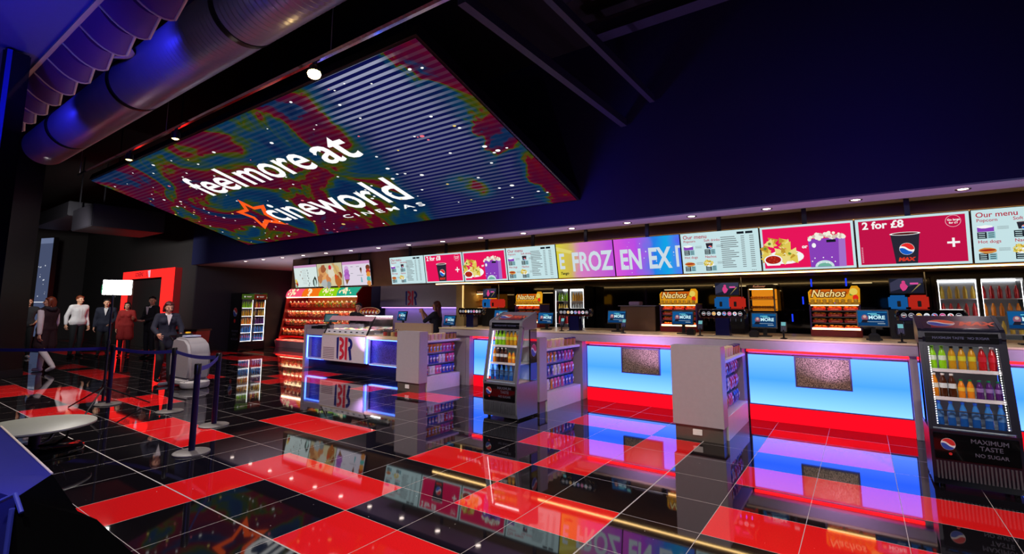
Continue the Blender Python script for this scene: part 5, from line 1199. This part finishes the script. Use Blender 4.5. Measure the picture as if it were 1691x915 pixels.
for k in range(5): p.poly(mat('print_pinkish', (226, 140, 150), .5), [(-.42 + .1 * i, .12 + .14 * k + .03 * math.sin(i * 1.4 + k)) for i in range(9)] + [(.38 - .1 * i, .15 + .14 * k + .03 * math.sin((8 - i) * 1.4 + k)) for i in range(9)])
p.build('wavy_print', t); MB().box(-.55, .55, -.03, .73, .8, .86).build('rim', M['black'], t)
# angular black plinth right beside the camera
t = thing('display_plinth', 'angular black display plinth with blue-lit facets, bottom left foreground', 'plinth', (0, 0, 0))
def ray(u, v, depth):
    q = at(u, v, z=0) if v > 520 else at(u, v, z=3); d_ = (q - Vector((0, 0, 1.6))); f_ = Vector((-.571, .811, .125)); return Vector((0, 0, 1.6)) + d_ * (depth / d_.dot(f_))
top = [ray(-60, 690, 2.5), ray(4, 706, 2.45), ray(86, 783, 1.95), ray(26, 822, 1.72), ray(-80, 790, 1.9)]
b = MB(); vs = [tuple(v) for v in top] + [(v.x, v.y, 0) for v in top]; n_ = len(top)
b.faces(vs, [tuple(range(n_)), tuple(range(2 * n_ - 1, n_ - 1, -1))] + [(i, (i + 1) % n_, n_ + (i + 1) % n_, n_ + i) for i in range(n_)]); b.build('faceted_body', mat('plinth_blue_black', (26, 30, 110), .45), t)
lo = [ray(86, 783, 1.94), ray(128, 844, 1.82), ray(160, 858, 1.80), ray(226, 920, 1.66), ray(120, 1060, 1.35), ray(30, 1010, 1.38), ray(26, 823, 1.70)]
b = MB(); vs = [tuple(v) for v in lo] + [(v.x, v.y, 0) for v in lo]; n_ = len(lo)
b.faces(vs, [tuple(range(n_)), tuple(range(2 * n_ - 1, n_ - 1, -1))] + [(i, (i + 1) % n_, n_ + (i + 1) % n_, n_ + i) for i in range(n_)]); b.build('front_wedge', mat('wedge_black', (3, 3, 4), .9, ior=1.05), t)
e0, e1 = ray(2, 704, 2.45), ray(86, 782, 1.95)
MB().tube([e0, e1], .004, 8).build('edge_trim', M['rim'], t)
q = ray(20, 840, 1.66); MB().tube([q + Vector((-.05, -.02, .02)), q + Vector((.02, .0, .05)), q + Vector((.07, .01, .0))], .007, 8).tube([q, q + Vector((-.02, 0, -.35))], .008, 8).build('light_bracket', mat('bracket_blue', (60, 70, 200), .4), t)
lamp('SPOT', 'plinth_blue_fill', tuple(ray(-40, 640, 1.6)), 9, (.03, .06, 1), tuple(ray(20, 780, 1.95)), .03, 80)  # added blue fill on the facets, no fitting behind it

# ------------------------------------------------------------------ people
def remesh(b, name, material, parent, vox, smooth=3):
    me = bpy.data.meshes.new('tmp'); b.bm.to_mesh(me); b.bm.free()
    o = bpy.data.objects.new('tmp', me); C.objects.link(o)
    r = o.modifiers.new('r', 'REMESH'); r.mode = 'VOXEL'; r.voxel_size = vox; r.use_smooth_shade = True
    s_ = o.modifiers.new('s', 'SMOOTH'); s_.iterations = smooth; s_.factor = .5
    m2 = bpy.data.meshes.new_from_object(o.evaluated_get(bpy.context.evaluated_depsgraph_get())); m2.name = name
    bpy.data.objects.remove(o); bpy.data.meshes.remove(me)
    m2.materials.clear(); m2.materials.append(material)
    m2.polygons.foreach_set('use_smooth', [True] * len(m2.polygons))
    q = bpy.data.objects.new(name, m2); C.objects.link(q); q.parent = parent
    return q
def person(label, loc, rz, scale=1.0, J=None, skin='skin', hair=('short', 'hair_black'), top=('jacket', 'black_cloth', 1), shirt=None, legs=('black_cloth', 1), shoes='black', extra=None, female=False, curl=1.0):
    """faces local -y; J overrides joints; top=(name, material, sleeve 0 none,.5 elbow,1 wrist)"""
    t = thing('person', label, 'person', loc, rz); t.scale = (scale,) * 3
    sw = .165 if female else .185
    j = dict(pel=(0, 0, .94), chest=(0, 0, 1.28), neck=(0, .005, 1.45), head=(0, -.012, 1.585), shL=(sw, 0, 1.385), shR=(-sw, 0, 1.385), elL=(sw + .05, .03, 1.10), elR=(-sw - .05, .03, 1.10), wrL=(sw + .06, -.05, .86), wrR=(-sw - .06, -.05, .86),
             hipL=(.09, 0, .92), hipR=(-.09, 0, .92), knL=(.10, -.02, .50), knR=(-.10, -.02, .50), anL=(.105, .02, .085), anR=(-.105, .02, .085))
    j.update(J or {}); j = {k: Vector(v) for k, v in j.items()}
    toe = {s_: j['an' + s_] + Vector((0, -.14, -.045)) for s_ in 'LR'}
    if extra and 'toe' in extra: toe.update({k: Vector(v) for k, v in extra['toe'].items()})
    pel, chest, neck, head = j['pel'], j['chest'], j['neck'], j['head']; side = (j['shL'] - j['shR']).normalized()
    def torso(b, g):
        for s_ in (-1, 1):
            hip = j['hipL' if s_ > 0 else 'hipR']; sh_ = j['shL' if s_ > 0 else 'shR']
            mid = (pel + chest) / 2 + side * s_ * .045
            b.caps(hip + Vector((0, .005, .03)), mid, .108 + g, .098 + g); b.caps(mid, chest + side * s_ * .07, .098 + g, .108 + g); b.caps(chest + side * s_ * .07, sh_ + Vector((0, 0, -.035)), .105 + g, .06 + g); b.caps(sh_, neck + Vector((0, 0, -.05)), .055 + g, .05 + g)
        b.caps(pel, chest, .105 + g, .11 + g)
        if female:
            for s_ in (-1, 1): b.ball(chest + side * s_ * .075 + Vector((0, -.075, -.01)), .06 + g)
    def arm(b, s_, g, upto=1.0):
        b.caps(j['sh' + s_], j['el' + s_], .05 + g, .04 + g)
        if upto > .6: b.caps(j['el' + s_], j['el' + s_].lerp(j['wr' + s_], upto), .04 + g, .029 + g)
    def leg(b, s_, g, upto=1.0):
        b.caps(j['hip' + s_], j['kn' + s_], .085 + g, .055 + g); b.caps(j['kn' + s_], j['kn' + s_].lerp(j['an' + s_], upto), .055 + g, .036 + g)
    body = MB(); torso(body, 0)
    body.caps(neck + Vector((0, 0, -.06)), head + Vector((0, .015, -.06)), .056, .05)
    hd = (head - neck).normalized()
    yaw = (extra or {}).get('look', 0.0); nod = (extra or {}).get('nod', 0.0)
    HT = Matrix.Translation(head) @ Matrix.Rotation(yaw, 4, 'Z') @ Matrix.Rotation(nod, 4, 'X')
    hp = lambda x, y, z: HT @ Vector((x, y, z))
    body.ball((0, 0, 0), 1, 3, (.073, .092, .108), HT @ Matrix.Translation((0, .008, .01))); body.ball((0, 0, 0), 1, 2, (.05, .055, .05), HT @ Matrix.Translation((0, -.035, -.065)))
    body.caps(hp(0, -.088, .012), hp(0, -.108, -.022), .010, .014)
    for s_ in (-1, 1): body.ball((0, 0, 0), 1, 2, (.012, .022, .032), HT @ Matrix.Translation((s_ * .076, .012, -.005))); body.ball(hp(s_ * .035, -.06, -.03), .026)
    for s_ in 'LR':
        arm(body, s_, 0); leg(body, s_, 0)
        body.caps(j['an' + s_] + Vector((0, .02, -.045)), toe[s_], .04, .032)
        w, e = j['wr' + s_], j['el' + s_]; d_ = (w - e).normalized(); sg = 1 if s_ == 'L' else -1
        a_ = Vector((0, 1, 0)) if abs(d_.y) < .8 else Vector((0, 0, 1)); c_ = d_.cross(a_).normalized()
        c_ = c_ if c_.dot(side * -sg) > 0 else -c_                       # palms face the body
        k_ = d_.cross(c_).normalized(); k_ = k_ if k_.y < 0 or abs(k_.y) < .2 else -k_
        for q in (-1, 1): body.caps(w, w + d_ * .085 + k_ * q * .026, .025, .018)
        body.caps(w, w + d_ * .085, .025, .017)
        for f in range(4):
            b0 = w + d_ * .085 + k_ * (.034 - .0225 * f); ln = (.9, 1.0, .95, .78)[f]; sp = k_ * (.006 - .004 * f)
            m1 = b0 + d_ * .034 * ln + c_ * .010 * curl + sp; m2 = m1 + d_ * .024 * ln + c_ * .017 * curl + sp; m3 = m2 + d_ * .012 * ln + c_ * .018 * curl
            body.caps(b0, m1, .0088, .0082, 8).caps(m1, m2, .0082, .0076, 8).caps(m2, m3, .0076, .007, 8)
        b0 = w + d_ * .03 + k_ * .028; m1 = b0 + d_ * .028 + k_ * .026 + c_ * .008; m2 = m1 + d_ * .03 + k_ * .006 + c_ * .012
        body.caps(b0, m1, .013, .010, 8).caps(m1, m2, .010, .008, 8)
    sk = remesh(body, 'body', M[skin], t, .0078, 1)
    e = MB()
    for s_ in (-1, 1): e.ball(hp(s_ * .029, -.083, .014), .0085, 2, (1.3, .7, .8))
    e.build('eyes', M['eye'], t, 60)
    MB().ball(hp(0, -.091, -.055), .012, 2, (1.9, .5, .55)).build('mouth', M['lip'], t, 60)
    # hair
    h = MB(); hm = M[hair[1]]
    h.ball((0, 0, 0), 1, 3, (.083, .092, .098), HT @ Matrix.Translation((0, .028, .035)))
    for k in range(7): h.ball(hp(-.06 + .02 * k, -.05 + .012 * abs(k - 3), .075), .03)
    if hair[0] in ('bob', 'long'):
        for s_ in (-1, 1): h.caps(hp(s_ * .075, .02, .02), hp(s_ * .078, .02, -.09), .03, .026)
        h.caps(hp(0, .07, 0), hp(0, .075, -.10), .065, .05)
    if hair[0] == 'long':
        for s_ in (-1, 0, 1): h.caps(hp(s_ * .05, .07, -.05), Vector((head.x + s_ * .05, head.y + .10, head.z - .40)), .048, .03)
    if hair[0] == 'bun': h.ball(hp(0, .10, .06), .045)
    remesh(h, 'hair', hm, t, .012, 3)
    g = MB(); torso(g, .014); g.caps(j['hipL'] + Vector((-.01, 0, .05)), j['hipR'] + Vector((.01, 0, .05)), .134, .134)
    if top[2] > 0:
        for s_ in 'LR': arm(g, s_, .014, {.5: .15, 1: .93}[top[2]])
    if top[0] in ('jacket', 'tunic'):
        L_ = .16 if top[0] == 'jacket' else .34
        for s_ in (-1, 1): g.caps(pel + side * s_ * .06 + Vector((0, 0, .05)), pel + side * s_ * (.075 if top[0] == 'jacket' else .10) + Vector((0, 0, -L_)), .125, .115 if top[0] == 'jacket' else .135)
    remesh(g, top[0], M[top[1]], t, .014, 4)
    if shirt:      # open collar and lapels over the jacket front
        q = MB(); q.prism([(-.05, .16), (.05, .16), (.0, -.06)], -.0, .02, 'y', Matrix.Translation(chest + Vector((0, -.148 - (.03 if female else 0), -.02))))
        for s_ in (-1, 1): q.caps(neck + Vector((s_ * .05, -.02, -.02)), neck + Vector((s_ * .012, -.085, -.055)), .022, .014)
        q.build('shirt', M[shirt], t, 50)
    if extra and 'sleeves' in extra:
        q = MB()
        for s_ in 'LR': arm(q, s_, .018, .9)
        remesh(q, 'sleeves', M[extra['sleeves']], t, .014, 3)
    if extra and 'scarf' in extra:
        q = MB()
        for k in range(14):
            a = 2 * PI * k / 14; q.ball(neck + Vector((.095 * math.cos(a), .085 * math.sin(a), -.02 + .02 * math.sin(3 * a))), .05)
        q.caps(neck + Vector((.04, -.10, -.02)), chest + Vector((.05, -.14, .02)), .045, .03); remesh(q, 'scarf', M[extra['scarf']], t, .012, 2)
    g = MB(); g.caps(j['hipL'] + Vector((0, 0, .02)), j['hipR'] + Vector((0, 0, .02)), .108, .108)
    for s_ in 'LR': leg(g, s_, .016, .95)
    remesh(g, 'trousers', M[legs[0]], t, .013, 3)
    for s_ in 'LR':
        q = MB(); q.caps(j['an' + s_] + Vector((0, .03, -.04)), toe[s_] + Vector((0, -.015, .0)), .045, .037); q.caps(j['an' + s_] + Vector((0, .02, -.03)), j['an' + s_] + Vector((0, .0, .02)), .045, .04)
        remesh(q, 'shoe', M[shoes], t, .011, 2)
    return t
def face(p_, deg): return (p_.x, p_.y, 0), math.radians(deg)
# rz 0 faces -y; +90 faces +x
q = sb + Vector((-.88, -.12, 0))
person('woman in a dark blazer and white collar pushing the floor scrubber', *face(q, 80), .99, dict(elL=(.25, -.10, 1.14), elR=(-.25, -.10, 1.14), wrL=(.20, -.34, 1.02), wrR=(-.20, -.34, 1.02), head=(0, -.05, 1.575), neck=(0, -.015, 1.45), knR=(-.10, -.12, .50), anR=(-.10, .02, .12), anL=(.10, -.08, .085)), hair=('bob', 'hair_dark_red'), top=('jacket', 'navy_cloth', 1), shirt='white_cloth', legs=('black_cloth', 1), female=True, extra=dict(nod=.32, look=.12))
q = at(69, 615, z=0)
person('woman walking in a dark tunic, white sleeves and white trousers', *face(q, -62), 1.06, dict(wrL=(.23, .10, .86), elL=(.22, .08, 1.1), wrR=(-.24, -.14, .88), elR=(-.22, -.02, 1.10), knR=(-.10, -.16, .52), anR=(-.10, -.20, .085), knL=(.10, .05, .50), anL=(.10, .36, .17)), hair=('bob', 'hair_red'), top=('tunic', 'maroon_cloth', 0), legs=('white_cloth', 1), shoes='white_cloth', female=True, extra=dict(sleeves='white_cloth', scarf='charcoal', look=.7, toe={'L': (.10, .26, .06)}))
q = at(122, 589, z=0)
person('man in a white shirt and dark trousers holding a glass', *face(q, 110), 1.12, dict(elR=(-.26, .06, 1.12), wrR=(-.28, .02, .90)), hair=('short', 'hair_red'), top=('shirt', 'white_cloth', 1), legs=('black_cloth', 1))
q2 = q
q = at(168, 588, z=0)
person('man in an open dark suit under the glaring lamp', *face(q, 70), 1.06, dict(elL=(.26, .02, 1.12), wrL=(.16, -.16, .98)), hair=('short', 'hair_black'), top=('jacket', 'navy_cloth', 1), shirt='white_cloth', legs=('black_cloth', 1))
q = at(203, 588, z=0)
person('woman in a long patterned red top gesturing beside the portal', *face(q, 60), 1.0, dict(elL=(.24, -.06, 1.12), wrL=(.26, -.30, 1.18), elR=(-.23, .0, 1.1)), hair=('bob', 'hair_black'), top=('tunic', 'red_cloth', 1), legs=('black_cloth', 1), female=True)
q = at(244, 591, z=0)
person('man in a black suit standing in front of the portal opening', *face(q, 20), 1.10, dict(elR=(-.27, -.02, 1.12), wrR=(-.12, -.22, 1.04), elL=(.27, -.02, 1.12), wrL=(.06, -.22, 1.04)), hair=('short', 'hair_black'), top=('jacket', 'black_cloth', 1), shirt='white_cloth', legs=('black_cloth', 1), extra=dict(look=.7))
q = at(36, 592, z=0)
person('person with a bent bare arm mostly hidden behind the black pillar', *face(q, 90), 1.08, dict(elL=(.34, .05, 1.16), wrL=(.18, -.08, 1.0)), hair=('short', 'hair_black'), top=('top', 'charcoal', .5), legs=('black_cloth', 1), shoes='white_cloth')
c = (-11.45, 8.85, 0)
person('shop worker with black hair standing behind the glass display', c, math.radians(30), .98, None, hair=('short', 'hair_black'), top=('shirt', 'black_cloth', .5), legs=('black_cloth', 1))
c = (-8.62, 9.0, 0)
person('long-haired woman behind the counter with her arms raised', c, math.radians(-70), 1.0, dict(elL=(.20, -.22, 1.22), elR=(-.20, -.24, 1.20), wrL=(.07, -.36, 1.42), wrR=(-.07, -.38, 1.42)), skin='skin_deep', hair=('long', 'hair_dark_red'), top=('top', 'navy_cloth', .5), legs=('black_cloth', 1), female=True, extra=dict(look=.1))
